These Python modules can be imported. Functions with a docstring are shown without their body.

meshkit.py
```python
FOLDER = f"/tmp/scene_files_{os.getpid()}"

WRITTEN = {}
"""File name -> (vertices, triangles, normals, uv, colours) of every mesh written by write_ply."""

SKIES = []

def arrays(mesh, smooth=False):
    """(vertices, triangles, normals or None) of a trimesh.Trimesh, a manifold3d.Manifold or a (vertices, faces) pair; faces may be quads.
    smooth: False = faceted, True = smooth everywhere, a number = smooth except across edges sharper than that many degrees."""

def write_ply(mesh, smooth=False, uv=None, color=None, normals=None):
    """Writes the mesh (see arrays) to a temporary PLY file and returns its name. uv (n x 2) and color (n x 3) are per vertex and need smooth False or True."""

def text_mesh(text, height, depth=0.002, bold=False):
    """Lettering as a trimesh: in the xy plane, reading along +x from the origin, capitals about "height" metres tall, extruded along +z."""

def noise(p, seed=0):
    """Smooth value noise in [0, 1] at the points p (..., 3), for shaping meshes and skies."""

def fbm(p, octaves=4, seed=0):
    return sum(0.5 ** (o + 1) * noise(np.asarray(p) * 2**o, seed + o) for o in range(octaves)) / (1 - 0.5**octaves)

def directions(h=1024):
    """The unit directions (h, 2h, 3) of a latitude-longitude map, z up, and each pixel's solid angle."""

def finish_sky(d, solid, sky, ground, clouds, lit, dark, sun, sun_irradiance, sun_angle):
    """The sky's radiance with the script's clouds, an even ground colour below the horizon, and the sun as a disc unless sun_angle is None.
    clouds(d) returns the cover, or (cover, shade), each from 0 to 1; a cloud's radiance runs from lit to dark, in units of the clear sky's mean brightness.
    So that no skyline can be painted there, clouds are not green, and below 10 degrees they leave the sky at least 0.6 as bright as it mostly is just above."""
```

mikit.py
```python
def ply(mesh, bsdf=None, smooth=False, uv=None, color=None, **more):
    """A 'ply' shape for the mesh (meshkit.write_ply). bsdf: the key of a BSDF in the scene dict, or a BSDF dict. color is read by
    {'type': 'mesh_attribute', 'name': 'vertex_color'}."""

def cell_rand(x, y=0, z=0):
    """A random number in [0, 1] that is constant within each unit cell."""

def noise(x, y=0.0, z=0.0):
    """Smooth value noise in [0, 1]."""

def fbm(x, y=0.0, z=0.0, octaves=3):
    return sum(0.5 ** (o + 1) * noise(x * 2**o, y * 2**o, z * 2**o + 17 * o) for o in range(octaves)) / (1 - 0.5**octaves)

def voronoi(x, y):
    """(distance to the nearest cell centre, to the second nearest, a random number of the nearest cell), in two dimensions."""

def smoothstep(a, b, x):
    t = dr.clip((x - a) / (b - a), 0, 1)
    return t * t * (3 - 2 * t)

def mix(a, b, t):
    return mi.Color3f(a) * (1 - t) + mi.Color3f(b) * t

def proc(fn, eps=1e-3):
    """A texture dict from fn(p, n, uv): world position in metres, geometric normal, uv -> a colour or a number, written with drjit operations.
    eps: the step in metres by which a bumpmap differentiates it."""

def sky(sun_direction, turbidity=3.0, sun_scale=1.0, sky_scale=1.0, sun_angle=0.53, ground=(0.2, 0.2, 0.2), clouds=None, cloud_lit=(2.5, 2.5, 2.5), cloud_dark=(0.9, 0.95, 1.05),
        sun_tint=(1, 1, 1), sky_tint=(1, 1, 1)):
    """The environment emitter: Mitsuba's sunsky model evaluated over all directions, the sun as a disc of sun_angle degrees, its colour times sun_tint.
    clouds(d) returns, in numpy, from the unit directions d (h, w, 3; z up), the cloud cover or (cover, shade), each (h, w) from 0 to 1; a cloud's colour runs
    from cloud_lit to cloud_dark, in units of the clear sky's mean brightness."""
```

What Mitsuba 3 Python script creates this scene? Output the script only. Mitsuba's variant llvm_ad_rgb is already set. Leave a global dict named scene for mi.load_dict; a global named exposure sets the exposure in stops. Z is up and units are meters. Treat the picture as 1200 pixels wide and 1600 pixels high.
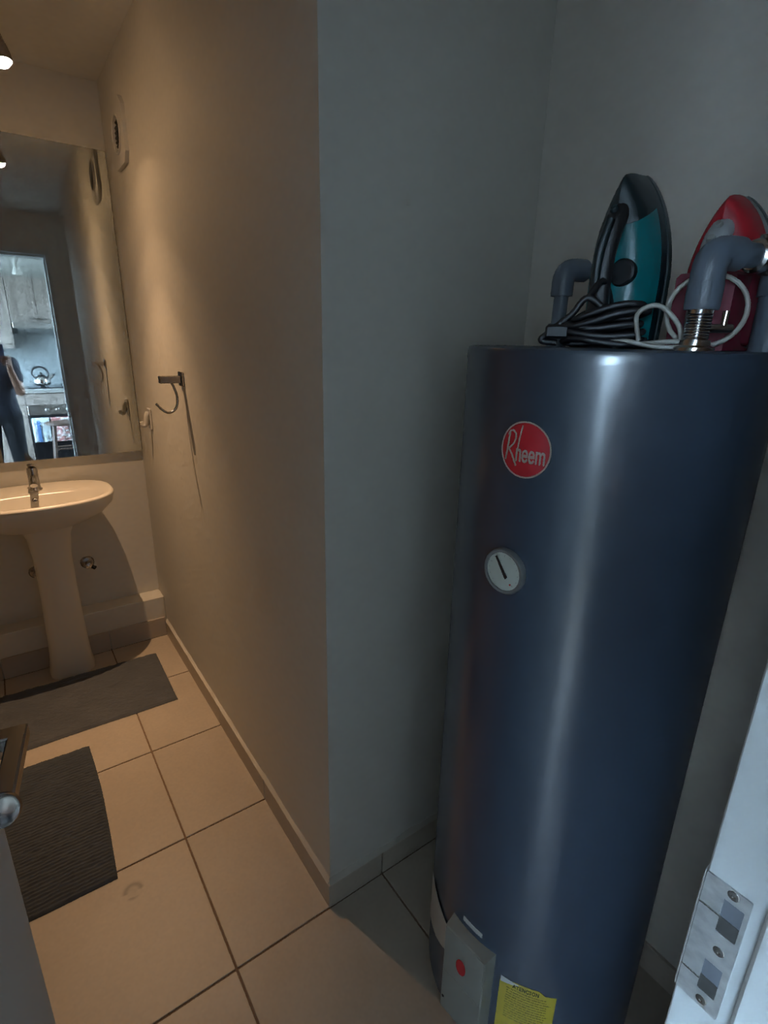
import math, random
import numpy as np, trimesh, mitsuba as mi, drjit as dr, mikit, meshkit
import manifold3d as m3
from shapely.geometry import Polygon, LineString, box as sbox, Point
from mikit import proc, noise, fbm, cell_rand, smoothstep, mix

random.seed(4); rng = np.random.default_rng(4)
T = mi.ScalarTransform4f
scene, labels = {}, {}

# ------------------------------------------------------------------ camera, sky, exposure
CAM = np.array([0.0, 0.0, 1.527])
RT = np.array([0.81532513, -0.57864095, 0.02048389])
UP = np.array([0.16339073, 0.26387504, 0.95061739])
FW = np.array([0.55547134, 0.77171537, -0.30968852])
scene['camera'] = {'type': 'perspective', 'fov': 2 * math.degrees(math.atan(600 / 827.1)), 'fov_axis': 'x', 'near_clip': 0.012, 'far_clip': 60.0,
                   'to_world': T().look_at(origin=CAM.tolist(), target=(CAM + FW).tolist(), up=UP.tolist())}
exposure = 0.0
LAMP_POS = (0.167, 2.22, 2.28)
LAMP_RADIANCE = (200.0, 122.0, 62.0)
LAMP_BEAM = ((34.0, 6.9), (45.0, 3.1), (66.0, 1.1))      # (half angle of the cone, power)


def cloud_cover(d):
    n = meshkit.fbm(d * 3.0, 3, seed=2)
    return 0.75 + 0.25 * n, 0.35 * n


scene['sky'] = mikit.sky((0.9, 0.2, 0.55), turbidity=4.0, sun_scale=0.0, sky_scale=465.0, ground=(0.22, 0.22, 0.21), clouds=cloud_cover,
                         cloud_lit=(0.78, 1.06, 1.36), cloud_dark=(0.5, 0.7, 0.92), sky_tint=(0.75, 1.0, 1.28))

# ------------------------------------------------------------------ materials


def rgb(*c):
    return {'type': 'rgb', 'value': list(c)}


def prin(name, c, rough=0.5, metallic=0.0, two=True, **k):
    b = {'type': 'principled', 'base_color': rgb(*c) if isinstance(c, tuple) else c, 'roughness': rough, 'metallic': metallic, **k}
    scene[name] = {'type': 'twosided', 'bsdf': b} if two else b
    return name


def plastic(name, c, alpha=0.2):
    scene[name] = {'type': 'twosided', 'bsdf': {'type': 'roughplastic', 'diffuse_reflectance': rgb(*c) if isinstance(c, tuple) else c, 'alpha': alpha, 'nonlinear': True}}
    return name


def wall_fn(p, n, uv):
    m = fbm(p.x * 2.3, p.y * 2.3, p.z * 2.3, 3)
    g = fbm(p.x * 60, p.y * 60, p.z * 60, 2)
    return mix((0.68, 0.665, 0.62), (0.75, 0.735, 0.685), m) * (0.97 + 0.06 * g)


scene['mat_wall'] = {'type': 'twosided', 'bsdf': {'type': 'bumpmap', 'scale': 0.0012, 'tex': proc(lambda p, n, uv: fbm(p.x * 70, p.y * 70, p.z * 70, 2), 2e-3),
                     'bsdf': {'type': 'roughplastic', 'diffuse_reflectance': proc(wall_fn), 'alpha': 0.42, 'int_ior': 1.35}}}
TX, TY, TS = 0.2525, 0.947, 0.45


def tile_fn(p, n, uv):
    i, j = dr.floor((p.x - TX) / TS), dr.floor((p.y - TY) / TS)
    c = cell_rand(i, j, 3)
    m = fbm(p.x * 9, p.y * 9, p.z * 9 + c * 7, 3)
    s = fbm(p.x * 130, p.y * 130, p.z * 130, 2)
    base = mix((0.54, 0.485, 0.415), (0.63, 0.575, 0.505), 0.6 * m + 0.4 * c) * (0.96 + 0.08 * s)
    d = dr.sqrt(dr.square(p.x - 0.080) + dr.square((p.y - 1.309)))
    ring = dr.exp(-dr.square((d - 0.021) / 0.007)) * smoothstep(0.25, 0.55, noise(p.x * 60, p.y * 60, 3))
    return base * (1 - 0.30 * ring - 0.12 * smoothstep(0.03, 0.0, d))


scene['mat_tile'] = {'type': 'twosided', 'bsdf': {'type': 'roughplastic', 'diffuse_reflectance': proc(tile_fn), 'alpha': 0.17, 'nonlinear': True}}
prin('mat_grout', (0.17, 0.115, 0.075), 0.9)
prin('mat_mortar', (0.55, 0.53, 0.48), 0.8)
plastic("mat_white_paint", (0.60, 0.62, 0.62), 0.25)
plastic('mat_door', (0.78, 0.80, 0.80), 0.3)
plastic('mat_ceramic', (0.80, 0.78, 0.74), 0.06)
plastic('mat_white_plastic', (0.70, 0.69, 0.66), 0.2)
plastic('mat_grey_plastic', (0.42, 0.43, 0.42), 0.3)
plastic('mat_latch', (0.17, 0.19, 0.22), 0.35)
plastic('mat_dark_hole', (0.02, 0.018, 0.015), 0.4)
scene['mat_mirror'] = {'type': 'twosided', 'bsdf': {'type': 'conductor', 'material': 'none', 'specular_reflectance': rgb(0.80, 0.84, 0.83)}}
scene['mat_chrome'] = {'type': 'twosided', 'bsdf': {'type': 'roughconductor', 'material': 'none', 'alpha': 0.06, 'specular_reflectance': rgb(0.62, 0.62, 0.62)}}
scene['mat_steel'] = {'type': 'twosided', 'bsdf': {'type': 'roughconductor', 'material': 'none', 'alpha': 0.2, 'specular_reflectance': rgb(0.55, 0.55, 0.55)}}
scene['mat_nickel'] = {'type': 'twosided', 'bsdf': {'type': 'roughconductor', 'material': 'none', 'alpha': 0.07, 'specular_reflectance': rgb(0.34, 0.32, 0.30)}}
prin('mat_plate', proc(lambda p, n, uv: mix((0.36, 0.37, 0.38), (0.62, 0.63, 0.63), fbm(p.x * 120, p.y * 120, p.z * 120, 3))), 0.38, 0.75)
prin('mat_heater', (0.0125, 0.0185, 0.0275), 0.25, 0.0, specular=0.55, clearcoat=0.5, clearcoat_gloss=0.92)
prin('mat_heater_base', (0.02, 0.02, 0.022), 0.6)
plastic('mat_red', (0.42, 0.022, 0.03), 0.25)
plastic('mat_badge_silver', (0.50, 0.42, 0.38), 0.2)
plastic('mat_dial', (0.62, 0.66, 0.62), 0.12)
plastic('mat_bezel', (0.22, 0.23, 0.23), 0.2)
plastic('mat_black', (0.012, 0.012, 0.014), 0.3)
plastic('mat_black_gloss', (0.010, 0.011, 0.014), 0.12)
plastic('mat_cover', (0.36, 0.37, 0.34), 0.3)
plastic('mat_yellow', (0.55, 0.46, 0.05), 0.3)
plastic('mat_yellow_dark', (0.22, 0.18, 0.025), 0.3)
plastic('mat_print', (0.02, 0.016, 0.005), 0.4)
plastic('mat_paper', (0.66, 0.67, 0.65), 0.4)
plastic('mat_pvc', (0.105, 0.125, 0.15), 0.22)
plastic('mat_teal', (0.006, 0.155, 0.17), 0.14)
plastic('mat_teal_dark', (0.004, 0.016, 0.020), 0.28)
plastic('mat_iron_red', (0.40, 0.018, 0.028), 0.25)
plastic('mat_iron_dark_red', (0.16, 0.014, 0.03), 0.3)
plastic('mat_iron_white', (0.50, 0.52, 0.53), 0.25)
plastic('mat_sole', (0.03, 0.045, 0.045), 0.2)
plastic('mat_cord_white', (0.62, 0.61, 0.57), 0.3)


def mat_fn(p, n, uv):
    m = fbm(p.x * 14, p.y * 14, 0.0, 3)
    s = fbm(p.x * 160, p.y * 260, p.z * 200, 2)
    return mix((0.028, 0.034, 0.042), (0.056, 0.066, 0.080), 0.45 * m + 0.55 * s)


def mat2_fn(p, n, uv):
    return mat_fn(p, n, uv) * mi.Color3f(1.6, 1.45, 1.35)


prin('mat_chenille', proc(mat_fn), 0.95)
prin('mat_chenille_brown', proc(mat2_fn), 0.95)


def wood_fn(p, n, uv):
    g = fbm(p.x * 26, p.y * 26, p.z * 1.6, 3)
    h = noise(p.x * 120, p.y * 120, p.z * 4)
    return mix((0.15, 0.125, 0.108), (0.31, 0.265, 0.235), smoothstep(0.25, 0.8, 0.75 * g + 0.25 * h))


prin('mat_wood', proc(wood_fn), 0.5)
prin('mat_stool_wood', (0.06, 0.036, 0.025), 0.5)
plastic('mat_counter', (0.50, 0.50, 0.48), 0.25)
plastic('mat_wall_tile', (0.43, 0.455, 0.46), 0.08)
prin('mat_skin', (0.42, 0.25, 0.18), 0.5)
prin('mat_shirt', (0.016, 0.019, 0.030), 0.85)
prin('mat_jeans', (0.012, 0.014, 0.019), 0.85)
prin('mat_hair', (0.02, 0.014, 0.01), 0.5)
plastic('mat_phone', (0.10, 0.16, 0.30), 0.1)
plastic('mat_shoe', (0.05, 0.05, 0.055), 0.4)
plastic('mat_eye', (0.6, 0.6, 0.58), 0.1)
prin('mat_towel_light', (0.52, 0.60, 0.66), 0.9)
prin('mat_towel_blue', (0.06, 0.14, 0.33), 0.9)


def check_fn(p, n, uv):
    a = cell_rand(dr.floor(p.x * 45), dr.floor(p.z * 45), 5)
    return mix((0.62, 0.60, 0.60), (0.38, 0.16, 0.15), smoothstep(0.55, 0.6, a))


prin('mat_check', proc(check_fn), 0.9)
prin('mat_bulb_glass', (0.75, 0.75, 0.72), 0.2)

# ------------------------------------------------------------------ helpers


def put(key, mesh, bsdf, smooth=False, label=None, cat=None, group=None, kind=None, **k):
    if key in scene:
        n = 1
        while f'{key}_{n:03d}' in scene:
            n += 1
        key = f'{key}_{n:03d}'
    scene[key] = mikit.ply(mesh, bsdf, smooth=smooth, **k)
    tag(key, label, cat, group, kind)
    return key


def tag(key, label=None, cat=None, group=None, kind=None):
    e = {a: b for a, b in (('label', label), ('category', cat), ('group', group), ('kind', kind)) if b}
    if e:
        labels[key] = e


def cbox(x0, x1, y0, y1, z0, z1, c=0.0):
    """A box with chamfered edges."""
    lo, hi = np.array([x0, y0, z0], float), np.array([x1, y1, z1], float)
    c = min(c, 0.45 * (hi - lo).min())
    if c <= 0:
        return trimesh.creation.box(bounds=[lo, hi])
    pts = []
    for s in np.ndindex(2, 2, 2):
        corner = np.where(np.array(s) == 0, lo, hi)
        ins = np.where(np.array(s) == 0, 1, -1) * c
        for a in range(3):
            d = ins.copy()
            d[a] = 0
            pts.append(corner + d)
    return trimesh.convex.convex_hull(np.array(pts))


def cat_(*ms):
    return trimesh.util.concatenate(list(ms))


def xf(mesh, M):
    mesh = mesh.copy()
    mesh.apply_transform(M)
    return mesh


def frame(o, x, y, z):
    M = np.eye(4)
    M[:3, 0], M[:3, 1], M[:3, 2], M[:3, 3] = x, y, z, o
    return M


def spline(pts, n=8):
    p = np.array(pts, float)
    q = np.vstack([2 * p[0] - p[1], p, 2 * p[-1] - p[-2]])
    out = []
    for i in range(1, len(q) - 2):
        for t in np.linspace(0, 1, n, endpoint=False):
            a, b, c, d = q[i - 1:i + 3]
            out.append(0.5 * (2 * b + (c - a) * t + (2 * a - 5 * b + 4 * c - d) * t * t + (3 * b - a - 3 * c + d) * t ** 3))
    out.append(p[-1])
    return np.array(out)


def tube(pts, r, sides=12, smoothn=0, section=None):
    """A closed tube along a polyline; section: optional 2D outline in place of the circle."""
    p = spline(pts, smoothn) if smoothn else np.array(pts, float)
    t = np.gradient(p, axis=0)
    t /= np.linalg.norm(t, axis=1, keepdims=True) + 1e-12
    a = np.cross(t[0], [0, 0, 1.0] if abs(t[0][2]) < 0.9 else [1.0, 0, 0])
    fr = []
    for k in range(len(p)):
        a = a - (a @ t[k]) * t[k]
        a /= np.linalg.norm(a)
        fr.append((a, np.cross(t[k], a)))
    if section is None:
        ang = np.arange(sides) * 2 * np.pi / sides
        section = np.stack([np.cos(ang), np.sin(ang)], 1)
    section = np.array(section)
    rr = np.interp(np.linspace(0, 1, len(p)), np.linspace(0, 1, np.size(r)), np.ravel(r)) if np.size(r) > 1 else np.full(len(p), float(r))
    rings = [p[k] + rr[k] * (section[:, :1] * fr[k][0] + section[:, 1:] * fr[k][1]) for k in range(len(p))]
    return loft(rings)


def loft(rings, caps=True, closed=False):
    n, s = len(rings), len(rings[0])
    v = np.vstack(rings)
    f = []
    for i in range(n if closed else n - 1):
        i2 = (i + 1) % n
        for j in range(s):
            j2 = (j + 1) % s
            f += [[i * s + j, i * s + j2, i2 * s + j2], [i * s + j, i2 * s + j2, i2 * s + j]]
    if caps and not closed:
        v = np.vstack([v, rings[0].mean(0), rings[-1].mean(0)])
        for j in range(s):
            j2 = (j + 1) % s
            f += [[n * s, j2, j], [n * s + 1, (n - 1) * s + j, (n - 1) * s + j2]]
    m = trimesh.Trimesh(v, f, process=False)
    if m.volume < 0:
        m.invert()
    return m


def lathe(profile, sides=48):
    """profile: (r, z) pairs, about the z axis."""
    ang = np.arange(sides) * 2 * np.pi / sides
    rings = [np.stack([max(r, 1e-5) * np.cos(ang), max(r, 1e-5) * np.sin(ang), np.full(sides, z)], 1) for r, z in profile]
    return loft(rings)


def ring_lathe(profile, sides=48):
    """A closed section turned about the z axis (a ring)."""
    ang = np.arange(sides) * 2 * np.pi / sides
    return loft([np.stack([r * np.cos(ang), r * np.sin(ang), np.full(sides, z)], 1) for r, z in profile], False, True)


def rotz(a):
    return trimesh.transformations.rotation_matrix(a, [0, 0, 1])


def axis_to(mesh, o, d):
    """Moves a mesh built about +z so that z points along d from o."""
    d = np.array(d, float) / np.linalg.norm(d)
    a = np.cross(d, [0, 0, 1.0] if abs(d[2]) < 0.95 else [0, 1.0, 0])
    a /= np.linalg.norm(a)
    return xf(mesh, frame(o, a, np.cross(d, a), d))


def extrude(poly, h):
    g = getattr(poly, 'geoms', [poly])
    return cat_(*[trimesh.creation.extrude_polygon(q, h, engine='earcut') for q in g])


# ------------------------------------------------------------------ large structure
XR, YC, XD, YF, ZC = 0.53, 0.955, 1.118, 2.803, 2.50     # right wall, niche back wall, niche side wall, far wall, ceiling
XJ, XH, Y0, Y1 = 0.445, -0.185, -0.02, 0.112              # door jamb right, jamb left, entry wall faces
XL = -0.80
KX0, KX1, KY = -2.0, 1.5, -1.87                           # kitchen


def slab(pts, z0, z1):
    m = trimesh.creation.extrude_polygon(Polygon(pts), z1 - z0, engine='earcut')
    m.apply_translation([0, 0, z0])
    return m


put('wall_right', slab([(XR, YC), (XR + 0.12, YC + 0.12), (XR + 0.12, YF + 0.1), (XR, YF + 0.1)], -0.05, ZC + 0.02), 'mat_wall', kind='structure', label='plain painted wall with the towel ring and vent, right of the sink')
put('wall_niche', slab([(XR, YC), (XD + 0.12, YC), (XD + 0.12, YC + 0.12), (XR + 0.12, YC + 0.12)], -0.05, ZC + 0.02), 'mat_wall', kind='structure', label='painted wall at the back of the heater niche')
put('wall_niche_side', cbox(XD, XD + 0.12, Y1, YC, -0.05, ZC + 0.02), 'mat_wall', kind='structure', label='painted side wall of the heater niche behind the irons')
put('wall_far', cbox(XL - 0.1, XR, YF, YF + 0.1, -0.05, ZC + 0.02), 'mat_wall', kind='structure', label='painted wall behind the mirror and sink')
put('wall_left', cbox(XL - 0.1, XL, Y1, YF, -0.05, ZC + 0.02), 'mat_wall', kind='structure')
ZH = 2.20
VX0, VX1, VZ0, VZ1 = -1.92, -1.00, 0.95, 2.25              # the kitchen's second window
put('wall_entry', cat_(cbox(VX1, XH - 0.03, Y0, Y1, -0.05, ZC + 0.02), cbox(KX0 - 0.1, VX0, Y0, Y1, -0.05, ZC + 0.02), cbox(VX0, VX1, Y0, Y1, -0.05, VZ0), cbox(VX0, VX1, Y0, Y1, VZ1, ZC + 0.02), cbox(XJ + 0.03, KX1, Y0, Y1, -0.05, ZC + 0.02), cbox(XH - 0.03, XJ + 0.03, Y0, Y1, ZH + 0.03, ZC + 0.02)),
    'mat_wall', kind='structure', label='painted wall around the doorway, seen in the mirror')
put('ceiling', cbox(XL - 0.1, XD + 0.12, Y1, YF + 0.1, ZC, ZC + 0.1), 'mat_wall', kind='structure')
KZ = 2.42
put('ceiling_kitchen', cbox(KX0 - 0.1, KX1 + 0.1, KY - 0.1, Y0, KZ, KZ + 0.1), 'mat_wall', kind='structure')
put('wall_kitchen_back', cbox(KX0 - 0.1, KX1 + 0.1, KY - 0.1, KY, -0.05, KZ), 'mat_wall', kind='structure')
RY0, RY1, RZ0, RZ1 = -0.80, -0.30, 1.45, 2.20
put('wall_kitchen_right', cat_(cbox(KX1, KX1 + 0.1, KY, RY0, -0.05, KZ), cbox(KX1, KX1 + 0.1, RY1, Y0, -0.05, KZ), cbox(KX1, KX1 + 0.1, RY0, RY1, -0.05, RZ0), cbox(KX1, KX1 + 0.1, RY0, RY1, RZ1, KZ)), 'mat_wall', kind='structure')
wf = [cbox(KX1 + 0.02, KX1 + 0.07, a, a + 0.05, RZ0, RZ1, 0.004) for a in (RY0, RY1 - 0.05)]
wf += [cbox(KX1 + 0.02, KX1 + 0.07, RY0 + 0.05, RY1 - 0.05, a, a + 0.05, 0.004) for a in (RZ0, RZ1 - 0.05)]
put('window_3', cat_(*wf), 'mat_white_paint', kind='structure')
WY0, WY1, WZ0, WZ1 = -1.62, -0.14, 0.75, 2.28
put('wall_kitchen_left', cat_(cbox(KX0 - 0.1, KX0, KY, WY0, -0.05, KZ), cbox(KX0 - 0.1, KX0, WY1, Y0, -0.05, KZ), cbox(KX0 - 0.1, KX0, WY0, WY1, -0.05, WZ0), cbox(KX0 - 0.1, KX0, WY0, WY1, WZ1, KZ)),
    'mat_wall', kind='structure')
wf = [cbox(KX0 - 0.07, KX0 - 0.02, a, a + 0.05, WZ0, WZ1, 0.004) for a in (WY0, WY1 - 0.05)]
wf += [cbox(KX0 - 0.07, KX0 - 0.02, WY0 + 0.05, WY1 - 0.05, a, a + 0.05, 0.004) for a in (WZ0, WZ1 - 0.05)]
put('window_1', cat_(*wf), 'mat_white_paint', kind='structure')

wf = [cbox(a, a + 0.05, Y1 - 0.07, Y1 - 0.02, VZ0, VZ1, 0.004) for a in (VX0, VX1 - 0.05)]
wf += [cbox(VX0 + 0.05, VX1 - 0.05, Y1 - 0.07, Y1 - 0.02, a, a + 0.05, 0.004) for a in (VZ0, VZ1 - 0.05)]
put('window_2', cat_(*wf), 'mat_white_paint', kind='structure')

put('floor', cat_(cbox(XL - 0.1, XD + 0.12, Y0, YF + 0.1, -0.09, -0.003), cbox(KX0 - 0.1, KX1 + 0.1, KY - 0.1, Y0, -0.09, -0.003)), 'mat_grout', kind='structure', label='beige tiled floor with brown grout')


def tiles(x0, x1, y0, y1, key):
    g = 0.0027
    for i in range(-6, 6):
        for j in range(-9, 6):
            a0, a1 = max(TX + i * TS + g, x0), min(TX + (i + 1) * TS - g, x1)
            b0, b1 = max(TY + j * TS + g, y0), min(TY + (j + 1) * TS - g, y1)
            if a1 - a0 > 0.02 and b1 - b0 > 0.02:
                put(key, cbox(a0, a1, b0, b1, -0.003, 0.0, 0.0011), 'mat_tile')


tiles(XL, XR, YC - 0.009, 2.69, 'floor__tile')
tiles(XL, XD, Y0, YC - 0.009, 'floor__tile')
tiles(KX0, KX1, KY, Y0, 'floor__tile')

# baseboards of cut floor tile with a rough mortar cap
BH, BT = 0.082, 0.009


def mortar(p0, p1, nrm, z, key, seed):
    """A hand-trowelled mortar fillet on top of a tile baseboard."""
    p0, p1, nrm = np.array(p0, float), np.array(p1, float), np.array(nrm, float)
    n = max(8, int(np.linalg.norm(p1 - p0) / 0.02))
    rings = []
    for k in range(n + 1):
        q = p0 + (p1 - p0) * k / n
        h = 0.010 + 0.009 * meshkit.noise(np.array([k * 0.37, seed, 0.0]))
        w = BT * (0.85 + 0.25 * meshkit.noise(np.array([k * 0.5, seed + 9, 0.0])))
        rings.append(np.array([q + [0, 0, z], q + nrm * w + [0, 0, z], q + nrm * w * 0.75 + [0, 0, z + 0.003], q + [0, 0, z + h]]))
    put(key, loft(rings), 'mat_mortar', smooth=40)


bk = put('baseboard_right', cbox(XR - 0.002, XR, YC, 2.69, 0, BH - 0.002), 'mat_grout', kind='structure', label='tile baseboard along the towel ring wall')
for j in range(0, 4):
    a0, a1 = TY + j * TS + 0.002, min(TY + (j + 1) * TS - 0.002, 2.69)
    put('baseboard_right__tile', cbox(XR - BT, XR - 0.001, max(a0, YC - BT + 0.001), a1, 0.0, BH, 0.0012), 'mat_tile')
mortar((XR, YC, 0), (XR, 2.69, 0), (-1, 0, 0), BH, 'baseboard_right__mortar', 1)
put('baseboard_niche', cbox(XR, XD, YC - 0.002, YC, 0, BH - 0.002), 'mat_grout', kind='structure', label='tile baseboard at the back of the heater niche')
for a0, a1 in ((XR - BT, 0.700), (0.705, XD)):
    put('baseboard_niche__tile', cbox(a0, a1, YC - BT, YC - 0.001, 0.0, BH, 0.0012), 'mat_tile')
mortar((XR - 0.004, YC, 0), (XD, YC, 0), (0, -1, 0), BH, 'baseboard_niche__mortar', 5)
put('baseboard_niche_side', cbox(XD - BT, XD, Y1, YC - BT, 0.0, BH, 0.0012), 'mat_tile', kind='structure')

# pipe boxing along the foot of the far wall
PY, PZ = 2.70, 0.222
put('trim_1', cbox(XL, XR, PY, YF, 0, PZ, 0.004), 'mat_wall', kind='structure', label='low painted ledge boxing along the foot of the wall behind the sink')
for a0, a1 in ((XL, -0.199), (-0.195, 0.2505), (0.2545, XR - BT)):
    put('trim_1__tile', cbox(a0, a1, PY - BT, PY, 0.0, 0.105, 0.0012), 'mat_tile')

# ------------------------------------------------------------------ door frame with strike plate, door with lever
st = 0.014
put('trim_2', cat_(cbox(XJ, XJ + 0.03, Y0 - 0.006, Y1 + 0.001, 0, ZH, 0.0015), cbox(XJ - st, XJ, Y0 + 0.005, 0.065, 0, ZH - 0.012, 0.003),
                   cbox(XH - 0.03, XH, Y0 - 0.006, Y1 + 0.001, 0, ZH, 0.0015), cbox(XH, XH + st, Y0 + 0.005, 0.062, 0, ZH - 0.012, 0.003),
                   cbox(XH - 0.03, XJ + 0.03, Y0 - 0.006, Y1 + 0.001, ZH, ZH + 0.03, 0.0015), cbox(XH, XJ, Y0 + 0.005, 0.065, ZH - 0.014, ZH, 0.003)),
    'mat_white_paint', kind='structure', label='white painted door frame in the right foreground')


def yz_plate(poly, x0, x1):
    """A (y, z) outline as a plate between two x."""
    m = extrude(poly, x1 - x0)
    v = m.vertices.copy()
    m.vertices = np.stack([x0 + v[:, 2], v[:, 0], v[:, 1]], 1)
    return m


h1, h2 = sbox(0.0795, 1.0315, 0.0955, 1.0695), sbox(0.0815, 0.9555, 0.0965, 0.9935)
plate = sbox(0.076, 0.936, 0.1125, 1.0845).buffer(-0.002).buffer(0.002).difference(h1).difference(h2)
for sy, sz in ((0.090, 1.0785), (0.0885, 1.0115), (0.0905, 0.9445)):
    plate = plate.difference(Point(sy, sz).buffer(0.0028))
sp = put('trim_2__strike_plate', cat_(yz_plate(plate, XJ - 0.0016, XJ - 0.0001), cbox(XJ - 0.0016, XJ + 0.010, 0.1131, 0.1146, 0.936, 1.0845, 0.0004)), 'mat_plate', label='scratched metal strike plate with two square holes')
for k, h in enumerate((h1, h2)):
    a, b, c, d = h.bounds
    # a shallow cup, darker below where the latch rests
    put('trim_2__strike_plate__latch_hole', cat_(yz_plate(h.buffer(0.0004), XJ - 0.0007, XJ - 0.0003)), 'mat_latch')
    put('trim_2__strike_plate__latch_recess', yz_plate(sbox(a, b, c, b + (d - b) * 0.45), XJ - 0.0010, XJ - 0.0006), 'mat_dark_hole')
for sy, sz in ((0.090, 1.0785), (0.0885, 1.0115), (0.0905, 0.9445)):
    s = lathe([(0.0048, 0), (0.0048, 0.0004), (0.0042, 0.0007), (0.0018, 0.0007), (0.0014, 0.0001)], 16)
    put('trim_2__strike_plate__screw', axis_to(s, (XJ - 0.0014, sy, sz), (-1, 0, 0)), 'mat_nickel', smooth=40)
for sz, e in ((1.049, 0.094), (0.967, 0.0965)):
    put('trim_2__strike_plate__fold_line', cbox(XJ - 0.0021, XJ - 0.0014, e, 0.1125, sz - 0.0011, sz + 0.0011, 0.0003), 'mat_nickel')

dd = np.array([0.150, 0.9887, 0.0])                        # along the open leaf, from the hinge
dn = np.array([0.9887, -0.150, 0.0])                       # its kitchen side faces the camera
hinge = np.array([-0.180, 0.118, 0.0])
DL = 0.61
D = frame(hinge, dd, -dn, [0, 0, 1.0])                     # local: x along leaf, y into the leaf, z up
put('door_1', xf(cbox(0, DL, 0, 0.038, 0.012, ZH - 0.018, 0.002), D), 'mat_door', kind='structure', label='white door leaf standing open at the left edge')
lv = lambda s, o, z: hinge + dd * s + dn * o + np.array([0, 0, z])
LZ = 1.082
sq = [(-1, -0.75), (-0.75, -1), (0.75, -1), (1, -0.75), (1, 0.75), (0.75, 1), (-0.75, 1), (-1, 0.75)]
bar = cat_(xf(cbox(0.530, 0.552, -0.062, -0.004, LZ - 0.006, LZ + 0.011, 0.0016), D), xf(cbox(0.428, 0.552, -0.062, -0.043, LZ - 0.006, LZ + 0.011, 0.0022), D))
put('door_1__handle', bar, 'mat_nickel', label='square chrome lever handle')
put('door_1__handle__rosette', xf(cbox(0.512, 0.570, -0.009, 0, LZ - 0.03, LZ + 0.03, 0.002), D), 'mat_nickel')
put('door_1__handle__end_knob', axis_to(lathe([(0, -0.004), (0.011, -0.004), (0.0155, 0.0), (0.0165, 0.005), (0.0155, 0.010), (0.011, 0.013), (0, 0.0135)], 28), lv(0.434, 0.052, LZ), -dd * 0.8 + np.array([0, 0, 0.5])), 'mat_nickel', smooth=40)

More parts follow.
